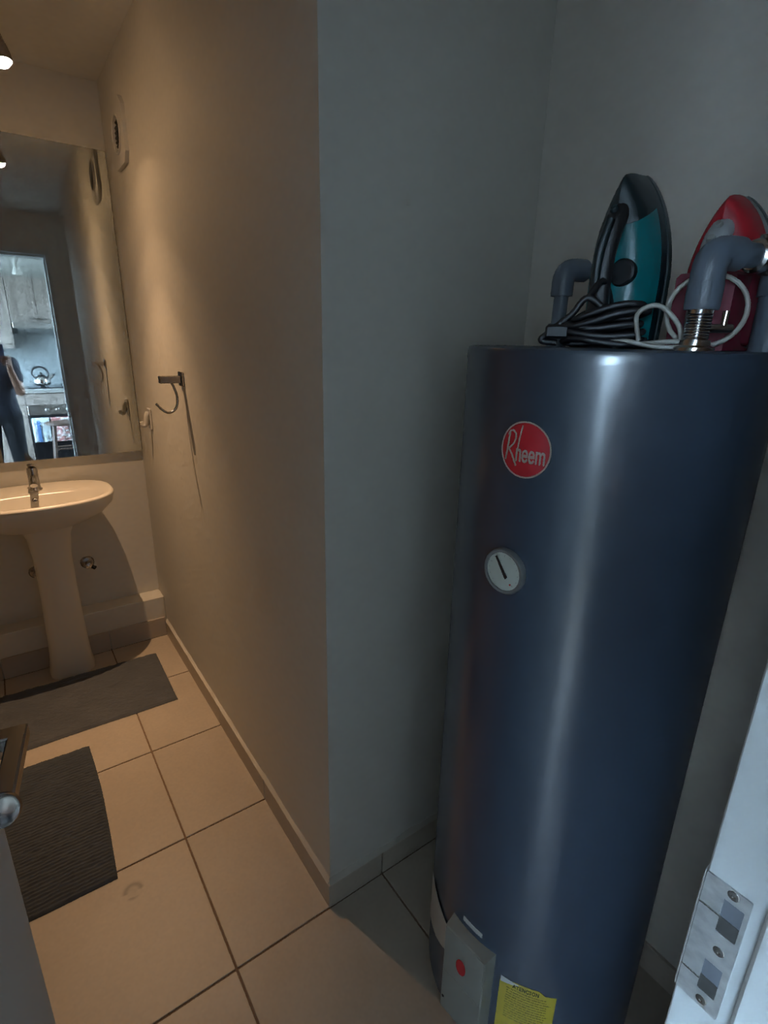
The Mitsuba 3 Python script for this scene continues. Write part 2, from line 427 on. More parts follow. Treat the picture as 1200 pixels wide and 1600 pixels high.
# ------------------------------------------------------------------ mirror
mt, my = math.radians(-0.8), math.radians(-0.4)
mn = np.array([math.sin(my) * math.cos(mt), -math.cos(mt) * math.cos(my), -math.sin(mt)])
mP = np.array([XR, 2.779, 0.985])


def mirror_y(x, z):
    return mP[1] - (mn[0] * (x - mP[0]) + mn[2] * (z - mP[2])) / mn[1]


mx0, mx1, mz0, mz1 = -0.72, XR - 0.003, 0.984, 2.256
v = [[x, mirror_y(x, z) + d, z] for x in (mx0, mx1) for z in (mz0, mz1) for d in (0, 0.004)]
put('wall_mirror', trimesh.convex.convex_hull(np.array(v)), 'mat_mirror', label='large frameless wall mirror above the white sink', cat='mirror')
v = [[x, y, z] for x in (mx0, mx1 - 0.001) for z in (mz0, mz1 - 0.002) for y in (mirror_y(x, z) + 0.0041, YF - 0.0002)]
put('wall_mirror__backing', trimesh.convex.convex_hull(np.array(v)), 'mat_wall')

# ------------------------------------------------------------------ pedestal sink
SX, SYB = 0.055, 2.805


def superellipse(hw, hf, hb, cy, z, n=2.5, N=72, cx=SX):
    """An outline with half width hw, reaching hf forward and hb back of cy."""
    a = np.arange(N) * 2 * np.pi / N
    c, s = np.cos(a), np.sin(a)
    x = hw * np.sign(c) * np.abs(c) ** (2 / n)
    nb = 3.4
    y = np.where(s < 0, hf * np.sign(s) * np.abs(s) ** (2 / n), hb * np.sign(s) * np.abs(s) ** (2 / nb))
    return np.stack([cx + x, cy + y, np.full(N, z) if np.isscalar(z) else z], 1)


RZ = 0.869
RC = 2.578
rim = lambda k, dz: superellipse(0.292 - k, 0.205 - k, 0.220 - 0.6 * k, RC, RZ + dz, 2.35)
rings = [superellipse(0.10, 0.11, 0.17, 2.62, 0.735), superellipse(0.17, 0.145, 0.185, 2.61, 0.748), superellipse(0.245, 0.185, 0.20, 2.59, 0.79), superellipse(0.280, 0.202, 0.214, RC, 0.828),
         rim(0.002, -0.012), rim(0.0, -0.004), rim(0.003, 0.003), rim(0.010, 0.006), rim(0.022, 0.004),
         superellipse(0.245, 0.165, 0.115, 2.575, RZ - 0.004, 2.5), superellipse(0.228, 0.150, 0.100, 2.572, RZ - 0.020, 2.5), superellipse(0.195, 0.128, 0.085, 2.57, RZ - 0.055, 2.4),
         superellipse(0.13, 0.09, 0.06, 2.57, RZ - 0.092, 2.2), superellipse(0.03, 0.03, 0.03, 2.57, RZ - 0.102, 2.0)]
ps = 'pedestal_sink'
put(ps + '__basin', loft(rings), 'mat_ceramic', smooth=50)
put(ps + '__drain', axis_to(lathe([(0, 0), (0.026, 0), (0.028, 0.003), (0.020, 0.005), (0.012, 0.001), (0, 0.001)], 28), (SX, 2.57, RZ - 0.1015), (0, 0, 1)), 'mat_chrome', smooth=40)
put(ps + '__overflow', axis_to(lathe([(0.004, 0), (0.010, 0), (0.011, 0.002), (0.007, 0.003), (0.004, 0.0005)], 20), (SX - 0.005, 2.6625, RZ - 0.036), (0, -0.9, 0.42)), 'mat_chrome', smooth=40)


def pedestal_ring(hw, hf, hb, z, cy):
    return superellipse(hw, hf, hb, cy, z, 2.6, 48, 0.073)


put(ps + '__pedestal', loft([pedestal_ring(0.092, 0.075, 0.07, 0.0, 2.619), pedestal_ring(0.094, 0.077, 0.07, 0.02, 2.619), pedestal_ring(0.086, 0.074, 0.08, 0.07, 2.612), pedestal_ring(0.079, 0.074, 0.09, 0.2, 2.602),
                             pedestal_ring(0.073, 0.068, 0.10, 0.45, 2.595), pedestal_ring(0.074, 0.070, 0.10, 0.60, 2.60), pedestal_ring(0.084, 0.085, 0.11, 0.69, 2.60), pedestal_ring(0.105, 0.10, 0.13, 0.745, 2.605)]), 'mat_ceramic', smooth=50)
tag(ps, 'white ceramic pedestal sink standing under the mirror', 'sink')

fy = 2.715
fc = 'basin_faucet'
put(fc + '__body', axis_to(lathe([(0, 0), (0.027, 0), (0.027, 0.006), (0.022, 0.012), (0.020, 0.05), (0.021, 0.085), (0.018, 0.098), (0, 0.10)], 28), (SX + 0.005, fy, RZ - 0.003), (0, 0.05, 1)), 'mat_chrome', smooth=40)
put(fc + '__spout', tube([(SX + 0.005, fy, RZ + 0.045), (SX + 0.003, fy - 0.05, RZ + 0.060), (SX, fy - 0.095, RZ + 0.056), (SX - 0.001, fy - 0.112, RZ + 0.042)], [0.017, 0.0155, 0.014, 0.0135], 14), 'mat_chrome', smooth=50)
put(fc + '__handle', cat_(tube([(SX + 0.008, fy + 0.012, RZ + 0.098), (SX + 0.003, fy - 0.02, RZ + 0.112), (SX - 0.004, fy - 0.075, RZ + 0.126)], [0.017, 0.013, 0.008], 12, section=[(c * 1.0, s * 0.5) for c, s in [(math.cos(a), math.sin(a)) for a in np.arange(12) * math.pi / 6]])), 'mat_chrome', smooth=50)
tag(fc, 'small chrome single lever faucet on the back of the sink', 'faucet')


def stop_valve(key, x, z, label):
    o = (x, YF, z)
    put(key + '__escutcheon', axis_to(lathe([(0, 0), (0.031, 0), (0.031, 0.004), (0.026, 0.011), (0.014, 0.014), (0, 0.014)], 28), o, (0, -1, 0)), 'mat_nickel', smooth=35)
    put(key + '__valve_body', axis_to(lathe([(0, 0), (0.011, 0), (0.011, 0.045), (0.014, 0.047), (0.014, 0.058), (0, 0.06)], 18), o, (0, -1, 0)), 'mat_chrome', smooth=35)
    put(key + '__valve_knob', axis_to(lathe([(0, 0), (0.009, 0), (0.009, 0.018), (0.006, 0.021), (0, 0.021)], 12), (x + 0.012, YF - 0.05, z - 0.008), (0.8, -0.3, -0.5)), 'mat_black', smooth=35)
    tag(key, label, 'valve')


stop_valve('stop_valve', 0.217, 0.452, 'round chrome stop valve on the wall right of the sink pedestal')
stop_valve('stop_valve_001', 0.004, 0.452, 'round stop valve half hidden behind the left of the sink pedestal')

# ------------------------------------------------------------------ fittings on the right wall
tr = 'towel_ring'
ry, rz = 1.962, 1.381
put(tr + '__wall_plate', cbox(XR - 0.008, XR, ry - 0.024, ry + 0.024, rz - 0.024, rz + 0.024, 0.002), 'mat_nickel')
put(tr + '__arm', cbox(XR - 0.078, XR - 0.008, ry - 0.012, ry + 0.012, rz - 0.013, rz + 0.011, 0.002), 'mat_nickel')
put(tr + '__ring', tube([(0.487, ry, 1.392), (0.489, ry, 1.378), (0.499, ry, 1.352), (0.506, ry, 1.325), (0.505, ry, 1.298), (0.494, ry, 1.276), (0.472, ry, 1.267), (0.452, ry, 1.279), (0.434, ry, 1.300)], 0.0042, 10, 6), 'mat_nickel', smooth=50)
tag(tr, 'chrome open towel ring on a square bracket, right wall', 'towel ring')

hk = 'wall_hook'
put(hk + '__base', cbox(XR - 0.008, XR, 2.525 - 0.026, 2.525 + 0.026, 1.125, 1.218, 0.004), 'mat_white_plastic')
put(hk + '__hook', tube([(XR - 0.007, 2.525, 1.200), (XR - 0.016, 2.525, 1.182), (XR - 0.020, 2.525, 1.160), (XR - 0.026, 2.525, 1.145), (XR - 0.037, 2.525, 1.145), (XR - 0.041, 2.525, 1.160)], [0.014, 0.013, 0.012, 0.011, 0.010, 0.008], 14, 4), 'mat_white_plastic', smooth=50)
tag(hk, 'small white plastic hook stuck to the wall beside the mirror', 'hook')

av = 'air_vent'
vy, vz, vs, ch = 2.478, 2.235, 0.105, 0.032
oct_ = Polygon([(-vs + ch, -vs), (vs - ch, -vs), (vs, -vs + ch), (vs, vs - ch), (vs - ch, vs), (-vs + ch, vs), (-vs, vs - ch), (-vs, -vs + ch)])
pl = extrude(oct_.buffer(-0.004).buffer(0.004, quad_segs=3).difference(Point(0, 0).buffer(0.062)), 0.014)
put(av + '__plate', xf(pl, frame([XR, vy, vz], [0, -1, 0], [0, 0, 1], [-1, 0, 0])), 'mat_white_plastic', smooth=30)
put(av + '__collar', axis_to(ring_lathe([(0.062, 0), (0.064, 0.004), (0.064, 0.018), (0.061, 0.020), (0.058, 0.018), (0.057, 0.001)], 40), (XR - 0.0005, vy, vz), (-1, 0, 0)), 'mat_white_plastic', smooth=40)
put(av + '__duct', axis_to(lathe([(0, 0), (0.058, 0), (0.058, 0.002), (0, 0.002)], 32), (XR - 0.0005, vy, vz), (-1, 0, 0)), 'mat_dark_hole')
for k in range(-3, 4):
    w = math.sqrt(0.0575 ** 2 - (k * 0.015) ** 2)
    put(av + '__slat', xf(cbox(-0.001, 0.001, -w, w, -0.004, 0.004), frame([XR - 0.008, vy, vz + k * 0.015], [0.8, 0, 0.6], [0, 1, 0], [-0.6, 0, 0.8])), 'mat_dark_hole')
tag(av, 'white square air vent with a round opening high on the wall', 'vent')

# ------------------------------------------------------------------ ceiling spotlight over the sink
sl = 'ceiling_spotlight'
Lp = np.array(LAMP_POS)
Ld = np.array([0.16, -0.10, -0.96]); Ld /= np.linalg.norm(Ld)
put(sl + '__base', cbox(Lp[0] - 0.42, Lp[0] + 0.03, Lp[1] - 0.03, Lp[1] + 0.03, ZC - 0.022, ZC, 0.004), 'mat_nickel')
put(sl + '__stem', tube([(Lp[0] - 0.01, Lp[1], ZC - 0.02), (Lp[0] - 0.012, Lp[1] - 0.004, ZC - 0.06), Lp - Ld * 0.085], 0.007, 10, 5), 'mat_nickel', smooth=50)
put(sl + '__joint', xf(trimesh.creation.icosphere(2, 0.016), frame(Lp - Ld * 0.088, [1, 0, 0], [0, 1, 0], [0, 0, 1])), 'mat_nickel', smooth=True)
put(sl + '__head', axis_to(lathe([(0.012, -0.085), (0.020, -0.082), (0.024, -0.06), (0.030, -0.030), (0.031, -0.008), (0.029, -0.008), (0.0265, -0.014), (0.012, -0.05)], 32), Lp, Ld), 'mat_nickel', smooth=40)
bulb = axis_to(lathe([(0.0250, -0.018), (0.0250, -0.009), (0.022, -0.001), (0.015, 0.005), (0.007, 0.008), (0, 0.0085)], 32), Lp, Ld)
k = put(sl + '__bulb', bulb, 'mat_bulb_glass', smooth=60, label='glowing warm bulb')
for i_, (cut, power) in enumerate(LAMP_BEAM):             # the reflector's beam: a bright core in wider, fainter cones
    o = Lp + Ld * (0.013 + 0.001 * i_)
    scene[f'spotlight_beam_{i_}'] = {'type': 'spot', 'intensity': rgb(*(power * np.array([1.0, 0.61, 0.325]))), 'beam_width': 3.0, 'cutoff_angle': cut,
                                     'to_world': T().look_at(origin=o.tolist(), target=(o + np.array([-0.02, -0.05, -1.0])).tolist(), up=[0, 1, 0])}
scene[k]['emitter'] = {'type': 'area', 'radiance': rgb(*LAMP_RADIANCE)}
tag(sl, 'lit warm spotlight hanging under the bathroom ceiling above the sink', 'ceiling light')

# ------------------------------------------------------------------ bath mats


def bath_mat(key, x0, x1, y0, y1, rot, label, rib, seed, sag=0.0, bsdf='mat_chenille'):
    nx, ny = int((x1 - x0) / 0.003), int((y1 - y0) / 0.003)
    gx, gy = np.meshgrid(np.linspace(0, 1, nx), np.linspace(0, 1, ny), indexing='ij')
    X, Y = x0 + (x1 - x0) * gx, y0 + (y1 - y0) * gy
    P3 = np.stack([X, Y, 0 * X], -1)
    rows = 0.5 + 0.5 * np.sin((Y if rib == 'y' else X) * 2 * np.pi / 0.013 + 2.2 * meshkit.noise(P3 * 22, seed))
    tuft = meshkit.noise(P3 * np.array([90, 90, 1.0]), seed + 3)
    edge = np.minimum.reduce([gx * (x1 - x0), (1 - gx) * (x1 - x0), gy * (y1 - y0), (1 - gy) * (y1 - y0)])
    Z = 0.001 + np.clip(edge / 0.012, 0, 1) ** 0.5 * (0.0070 + 0.0075 * rows * (0.35 + 0.65 * tuft))
    X = X + sag * np.sin(np.pi * gy) * (gx - 0.3) + 0.004 * (meshkit.noise(P3 * 8, seed + 5) - 0.5)
    Y = Y + 0.004 * (meshkit.noise(P3 * 8, seed + 7) - 0.5)
    top = np.stack([X, Y, Z], -1)
    bot = top.copy()
    bot[..., 2] = 0.0006
    v = np.vstack([top.reshape(-1, 3), bot.reshape(-1, 3)])
    n = nx * ny
    i, j = np.meshgrid(np.arange(nx - 1), np.arange(ny - 1), indexing='ij')
    q = np.stack([i * ny + j, (i + 1) * ny + j, (i + 1) * ny + j + 1, i * ny + j + 1], -1).reshape(-1, 4)
    f = [q[:, [0, 1, 2]], q[:, [0, 2, 3]], q[:, [2, 1, 0]] + n, q[:, [3, 2, 0]] + n]
    loop = [k * ny for k in range(nx)] + [(nx - 1) * ny + k for k in range(1, ny)] + [k * ny + ny - 1 for k in range(nx - 2, -1, -1)] + [k for k in range(ny - 2, 0, -1)]
    lp, nxt = np.array(loop), np.roll(loop, -1)
    f += [np.stack([lp, lp + n, nxt], 1), np.stack([nxt, lp + n, nxt + n], 1)]
    m = trimesh.Trimesh(v, np.vstack(f), process=False)
    m.invert()
    c = np.array([x1, (y0 + y1) / 2, 0])
    m.apply_transform(trimesh.transformations.rotation_matrix(rot, [0, 0, 1], c))
    put(key, m, bsdf, smooth=True, label=label, cat='bath mat')


bath_mat('bath_mat', -0.36, 0.055, 1.372, 2.010, math.radians(-1.0), 'dark grey ribbed bath mat lying nearest the door', 'y', 1, 0.012)
bath_mat('bath_mat_001', -0.30, 0.424, 2.108, 2.534, math.radians(-0.8), 'brown grey bath mat lying in front of the sink pedestal', 'y', 7, 0.0, 'mat_chenille_brown')

# ------------------------------------------------------------------ water heater
HC, HR, HT = np.array([0.868, 0.545]), 0.245, 1.521
wh = 'water_heater'


def hpos(ang, z, r=HR):
    a = math.radians(ang)
    return np.array([HC[0] + r * math.cos(a), HC[1] + r * math.sin(a), z])


def wrap(mesh, ang, z, lift=0.0):
    """A mesh laid out flat (x right, y up, z out) bent onto the heater's jacket."""
    v = mesh.vertices
    rr = HR + lift + v[:, 2]
    a = math.radians(ang) + v[:, 0] / HR
    m = mesh.copy()
    m.vertices = np.stack([HC[0] + rr * np.cos(a), HC[1] + rr * np.sin(a), z + v[:, 1]], 1)
    return m


def disc(r, h, rings=5, sides=48):
    prof = [(r * k / rings, h) for k in range(rings + 1)] + [(r, 0.0)]
    return lathe(prof, sides)


def strip(w, h, t, n=8, sk=None):
    """A thin w x h sheet divided along x, centred; sk(u) returns (bottom, top)."""
    us = np.linspace(-w / 2, w / 2, n + 1)
    rings = []
    for u in us:
        b, tp = (-h / 2, h / 2) if sk is None else sk(u)
        rings.append(np.array([[u, b, 0], [u, tp, 0], [u, tp, t], [u, b, t]]))
    return loft(rings)


at2 = lambda m, o: xf(m, frame([o[0], o[1], 0], [1, 0, 0], [0, 1, 0], [0, 0, 1]))
put(wh + '__base', at2(lathe([(0, 0), (HR - 0.012, 0), (HR - 0.010, 0.028), (0, 0.028)], 96), HC), 'mat_heater_base', smooth=30)
put(wh + '__tank', at2(lathe([(0, 0.026), (HR - 0.003, 0.026), (HR, 0.030), (HR, HT - 0.030), (HR, HT - 0.020)], 128), HC), 'mat_heater', smooth=30)
put(wh + '__lid', at2(lathe([(0, HT - 0.0215), (HR + 0.0012, HT - 0.0215), (HR + 0.0012, HT - 0.009), (HR - 0.001, HT - 0.003), (HR - 0.006, HT - 0.0005), (HR - 0.014, HT), (0, HT)], 128), HC), 'mat_heater', smooth=40)
bd = wh + '__badge'
BA, BZ, BR = 187.6, 1.3745, 0.0425
put(bd, wrap(disc(BR, 0.0012), BA, BZ), 'mat_red', label='round red badge with silver script')
rg = ring_lathe([(BR, 0), (BR + 0.0004, 0.0012), (BR - 0.0006, 0.0020), (BR - 0.0022, 0.0012)], 64)
put(bd + '__rim', wrap(rg, BA, BZ), 'mat_badge_silver', smooth=40)
bu = lambda x, y: ((x - 567) / 183 * BR, -(y - 392) / 213 * BR)
strokes = [LineString([bu(*q) for q in L]).buffer(w, cap_style=2) for L, w in
           (([(428, 488), (436, 420), (450, 262)], 0.0013), ([(436, 292), (452, 262), (474, 256), (496, 278), (497, 320), (482, 360), (450, 396)], 0.0012), ([(448, 396), (478, 440), (516, 522)], 0.0013), ([(542, 212), (524, 320), (512, 478)], 0.0010))]
lt = meshkit.text_mesh('neem', 0.02, 0.0010, bold=True)
lo, hi = lt.bounds
tw, th = bu(716, 0)[0] - bu(508, 0)[0], bu(0, 388)[1] - bu(0, 488)[1]
lt.apply_translation([-lo[0], -lo[1], 0])
lt.apply_scale([tw / (hi[0] - lo[0]), th / (hi[1] - lo[1]), 1])
lt.apply_translation([bu(508, 0)[0], bu(0, 488)[1], 0])
put(bd + '__lettering', wrap(cat_(lt, *[extrude(s, 0.0010) for s in strokes]), BA, BZ, 0.0012), 'mat_badge_silver', label='silver script lettering')

gg = wh + '__gauge'
GA, GZ, GR = 184.9, 1.1745, 0.0385
ga = math.radians(GA)
gn, gr_ = np.array([math.cos(ga), math.sin(ga), 0]), np.array([-math.sin(ga), math.cos(ga), 0])
G = frame(hpos(GA, GZ), gr_, [0, 0, 1.0], gn)
put(gg, xf(lathe([(0, -0.004), (GR - 0.002, -0.004), (GR, 0.0), (GR, 0.007), (GR - 0.002, 0.010), (GR - 0.006, 0.0095), (GR - 0.0065, 0.006), (0, 0.006)], 56), G), 'mat_bezel', smooth=35, label='round thermometer with grey rim')
put(gg + '__dial', xf(disc(GR - 0.0065, 0.0070, 2), G), 'mat_dial', label='white dial')
need = Polygon([(-0.0165, 0.022), (-0.0145, 0.0232), (0.0082, -0.0068), (0.0060, -0.0105), (0.0040, -0.0090)]).buffer(0.0005)
put(gg + '__needle', xf(extrude(need, 0.0014), G @ frame([0, 0, 0.0076], [1, 0, 0], [0, 1, 0], [0, 0, 1])), 'mat_black')
marks = []
for kk in range(13):
    t = math.radians(225 - kk * 22.5)
    big = kk % 3 == 0
    q0, q1 = 0.0285, 0.0255 if big else 0.027
    marks.append(LineString([(q0 * math.cos(t), q0 * math.sin(t)), (q1 * math.cos(t), q1 * math.sin(t))]).buffer(0.0005, cap_style=2))
gm = cat_(*[extrude(s, 0.0004) for s in marks])
put(gg + '__scale', xf(gm, G @ frame([0, 0, 0.0070], [1, 0, 0], [0, 1, 0], [0, 0, 1])), 'mat_grey_plastic')
put(gg + '__mark', xf(disc(0.0016, 0.0006, 1, 12), G @ frame([0.0150, -0.0185, 0.0070], [1, 0, 0], [0, 1, 0], [0, 0, 1])), 'mat_red', label='small red dot')
put(gg + '__pin', xf(disc(0.0028, 0.0020, 1, 14), G @ frame([0.0030, -0.0030, 0.0076], [1, 0, 0], [0, 1, 0], [0, 0, 1])), 'mat_black')

cv = wh + '__element_cover'
CA = math.radians(187)
cn, cr = np.array([math.cos(CA), math.sin(CA), 0]), np.array([-math.sin(CA), math.cos(CA), 0])
Cc = frame(np.array([HC[0], HC[1], 0]) + cn * HR, cr, [0, 0, 1.0], cn)
w0, w1, z0, z1 = -0.054, 0.050, 0.083, 0.338
cov = trimesh.convex.convex_hull(np.array([[x, z, d] for x, z, d in
      [(w0, z0, 0.022), (w0, z1, 0.022), (w1, z0, 0.022), (w1, z1, 0.022), (w0 + 0.002, z0 + 0.002, 0.025), (w0 + 0.002, z1 - 0.002, 0.025), (w1 - 0.002, z0 + 0.002, 0.025), (w1 - 0.002, z1 - 0.002, 0.025),
       (w0 - 0.003, z0 - 0.003, -0.008), (w0 - 0.003, z1 + 0.004, -0.008), (w1 + 0.005, z0 - 0.003, -0.008), (w1 + 0.005, z1 + 0.004, -0.008)]]))
put(cv, xf(cov, Cc), 'mat_cover', label='pale grey plastic element cover')
Cf = Cc @ frame([0, 0, 0.025], [1, 0, 0], [0, 1, 0], [0, 0, 1])
ov = disc(1.0, 0.0012, 2, 40)
ov.apply_scale([0.0125, 0.021, 1])
put(cv + '__badge', xf(ov, Cf @ frame([-0.006, 0.262, 0], [1, 0, 0], [0, 1, 0], [0, 0, 1])), 'mat_red', label='oval red badge')
put(cv + '__screw', xf(disc(0.0034, 0.0008, 2, 14), Cf @ frame([-0.046, 0.121, 0], [1, 0, 0], [0, 1, 0], [0, 0, 1])), 'mat_black')
put(cv + '__ridge', xf(cbox(w0 + 0.004, w1 - 0.004, 0.205, 0.2075, -0.0005, 0.0008), Cf), 'mat_cover')

yl = wh + '__warning_label'
YA, YZ, YW, YH = 216.2, 0.212, 0.112, 0.165
ys = lambda u: (-YH / 2, YH / 2 - (0.012 * max(0, 1 - (u + YW / 2) / 0.03)) - 0.010 * smooth01((u - 0.022) / 0.012))


def smooth01(t):
    t = min(max(t, 0), 1)
    return t * t * (3 - 2 * t)


put(yl, wrap(strip(YW, YH, 0.0006, 20, ys), YA, YZ), 'mat_yellow', label='yellow warning label with dark print')
wt = meshkit.text_mesh('ATENCION', 0.0100, 0.0003, bold=True)
lo, hi = wt.bounds
wt.apply_translation([-(lo[0] + hi[0]) / 2, -lo[1], 0])
wt.apply_scale([0.052 / (hi[0] - lo[0]), 1.0, 1])
wt.apply_translation([-0.004, YH / 2 - 0.0165, 0])
put(yl + '__heading', wrap(wt, YA, YZ, 0.0006), 'mat_print')
lines = []
for kk in range(13):
    zz = YH / 2 - 0.0235 - kk * 0.0072
    x = -0.042 + 0.002 * random.random()
    end = 0.036 + 0.012 * random.random()
    while x < end:
        wl = 0.004 + 0.008 * random.random()
        b = cbox(x, min(x + wl, end), zz, zz + 0.0022, 0, 0.0003)
        lines.append(b)
        x += wl + 0.0016
put(yl + '__small_print', wrap(cat_(*lines), YA, YZ, 0.0006), 'mat_yellow_dark', kind='stuff')
put(yl + '__torn_corner', wrap(at2(strip(0.036, 0.016, 0.0007, 6, lambda u: (-0.008 + 0.20 * (u + 0.018), 0.008 - 0.004 * (u + 0.018) / 0.036)), (-0.037, YH / 2 - 0.007)), YA, YZ), 'mat_paper', label='torn white corner')
put(wh + '__sticker', wrap(strip(0.050, 0.0125, 0.0008, 6), 186.2, 0.362), 'mat_paper', label='small white strip sticker')
ps_ = lambda u: (-0.075 + 0.035 * ((u + 0.055) / 0.11) ** 2, 0.062 - 0.030 * max(0.0, (u + 0.056) / 0.112) ** 1.5)
put(wh + '__paper_label', wrap(strip(0.112, 0.1, 0.0010, 16, ps_), 157.5, 0.245, 0.003), 'mat_paper', label='white paper label peeling at the left')
tag(wh, 'tall dark navy cylindrical water heater standing in the wall niche', 'water heater')

# ------------------------------------------------------------------ pipes on the heater
PR = 0.0145


def elbow(key, corner, d1, d2, r=0.0205, arm=0.042, bsdf='mat_pvc'):
    """A moulded elbow joining directions d1 and d2 at a corner."""
    c, d1, d2 = np.array(corner, float), np.array(d1, float), np.array(d2, float)
    k = 0.024
    pts = [c + d1 * arm, c + d1 * k]
    for t in np.linspace(0, 1, 7)[1:-1]:
        pts.append((1 - t) ** 2 * (c + d1 * k) + 2 * t * (1 - t) * c + t * t * (c + d2 * k))
    pts += [c + d2 * k, c + d2 * arm]
    put(key, tube(pts, r, 20), bsdf, smooth=40)


w1_ = 'water_pipe'
bx, by = 0.922, 0.706
put(w1_ + '__riser', tube([(bx, by, HT), (bx, by, 1.640)], 0.0135, 18), 'mat_pvc', smooth=40)
put(w1_ + '__socket', at2(lathe([(0, HT), (0.019, HT), (0.019, HT + 0.04), (0.0175, HT + 0.043), (0, HT + 0.043)], 20), (bx, by)), 'mat_pvc', smooth=40)
elbow(w1_ + '__elbow', (bx, by, 1.662), (0, 0, -1), (0.97, -0.243, 0), 0.0205, 0.048)
put(w1_ + '__branch', tube([(bx + 0.035, by - 0.009, 1.662), (XD, by - 0.049, 1.662)], 0.0135, 18), 'mat_pvc', smooth=40)
tag(w1_, 'grey PVC pipe rising from the heater behind the teal iron', 'pipe')

w2_ = 'water_pipe_001'
fx, fy2, fz = 0.812, 0.386, 1.648
put(w2_ + '__flange', at2(lathe([(0, HT - 0.001), (0.026, HT - 0.001), (0.026, HT + 0.004), (0.020, HT + 0.007), (0.019, HT + 0.014), (0, HT + 0.014)], 28), (fx, fy2)), 'mat_chrome', smooth=35)
nip = [(0, HT + 0.013), (0.0155, HT + 0.013)]
for kk in range(9):
    z = HT + 0.016 + kk * 0.0038
    nip += [(0.0155, z), (0.0168, z + 0.0013), (0.0155, z + 0.0026)]
nip += [(0.0165, HT + 0.056), (0, HT + 0.056)]
put(w2_ + '__nipple', at2(lathe(nip, 24), (fx, fy2)), 'mat_chrome', smooth=50, label='threaded chrome nipple')
put(w2_ + '__valve_lever', cat_(tube([(fx + 0.012, fy2 - 0.004, HT + 0.030), (fx + 0.050, fy2 - 0.022, HT + 0.031)], 0.006, 12), tube([(fx + 0.038, fy2 - 0.017, HT + 0.030), (fx + 0.038, fy2 - 0.017, HT + 0.054)], 0.0045, 10)), 'mat_chrome', smooth=40)
put(w2_ + '__socket', at2(lathe([(0, HT + 0.054), (0.0215, HT + 0.054), (0.0225, HT + 0.058), (0.0225, HT + 0.088), (0.0205, HT + 0.091), (0, HT + 0.091)], 28), (fx, fy2)), 'mat_pvc', smooth=40)
put(w2_ + '__riser', tube([(fx, fy2, HT + 0.088), (fx, fy2, fz - 0.02)], 0.0165, 20), 'mat_pvc', smooth=40)
hd = np.array([0.956, -0.293, 0.0])
elbow(w2_ + '__elbow', (fx, fy2, fz), (0, 0, -1), hd, 0.0218, 0.046)
q = np.array([fx, fy2, fz])
put(w2_ + '__branch', tube([q + hd * 0.03, q + hd * 0.095], 0.0165, 20), 'mat_pvc', smooth=40)
put(w2_ + '__union', axis_to(lathe([(0, 0.074), (0.018, 0.074), (0.022, 0.077), (0.022, 0.090), (0.019, 0.093), (0.019, 0.101), (0.024, 0.103), (0.024, 0.120), (0.018, 0.124), (0, 0.124)], 8 * 3), q, hd), 'mat_chrome', smooth=30, label='chrome union fitting')
dq = q + hd * 0.128
put(w2_ + '__tee', cat_(tube([dq + hd * 0.004, dq + hd * 0.035], 0.026, 20), tube([dq + hd * 0.012 + np.array([0, 0, 0.0]), dq + hd * 0.012 - np.array([0, 0, 0.05])], 0.027, 20)), 'mat_pvc', smooth=40)
dz_ = dq + hd * 0.012
put(w2_ + '__down_pipe', tube([(dz_[0], dz_[1], fz - 0.03), (dz_[0], dz_[1], HT)], 0.0235, 22), 'mat_pvc', smooth=40)
put(w2_ + '__hose', tube([q + hd * 0.085 + [0, 0, 0.022], q + hd * 0.11 + [0, -0.01, 0.030], q + hd * 0.145 + [0, -0.015, 0.036], q + hd * 0.175 + [0.01, -0.01, 0.055], q + hd * 0.20 + [0.04, 0.0, 0.085]], 0.0055, 12, 6), 'mat_chrome', smooth=50, label='braided steel hose')
tag(w2_, 'grey PVC pipe with chrome threaded nipple in front of the red iron', 'pipe')

# ------------------------------------------------------------------ irons


def iron_outline(scale=1.0, L=0.285, W=0.062, N=28, shrink=0.0):
    """Half-width of a sole along its length, heel at 0: closed outline (w, l)."""
    l = np.concatenate([[0.0, 0.006], np.linspace(0.03, 0.10, 4), 0.10 + (L - 0.10) * np.sin(np.linspace(0, 1, N) * np.pi / 2)[1:]])
    w = np.where(l < 0.10, W * (0.955 + 0.045 * np.sin(np.clip(l / 0.10, 0, 1) * np.pi / 2)), W * np.clip(1 - ((l - 0.10) / (L - 0.10)) ** 2.0, 0, 1) ** 0.80)
    w[0] *= 0.93
    w = np.maximum(w * scale, 0.0008)
    l = shrink + l * (1 - 1.6 * shrink / L)
    return np.vstack([np.stack([w, l], 1), np.stack([-w[::-1], l[::-1]], 1)])


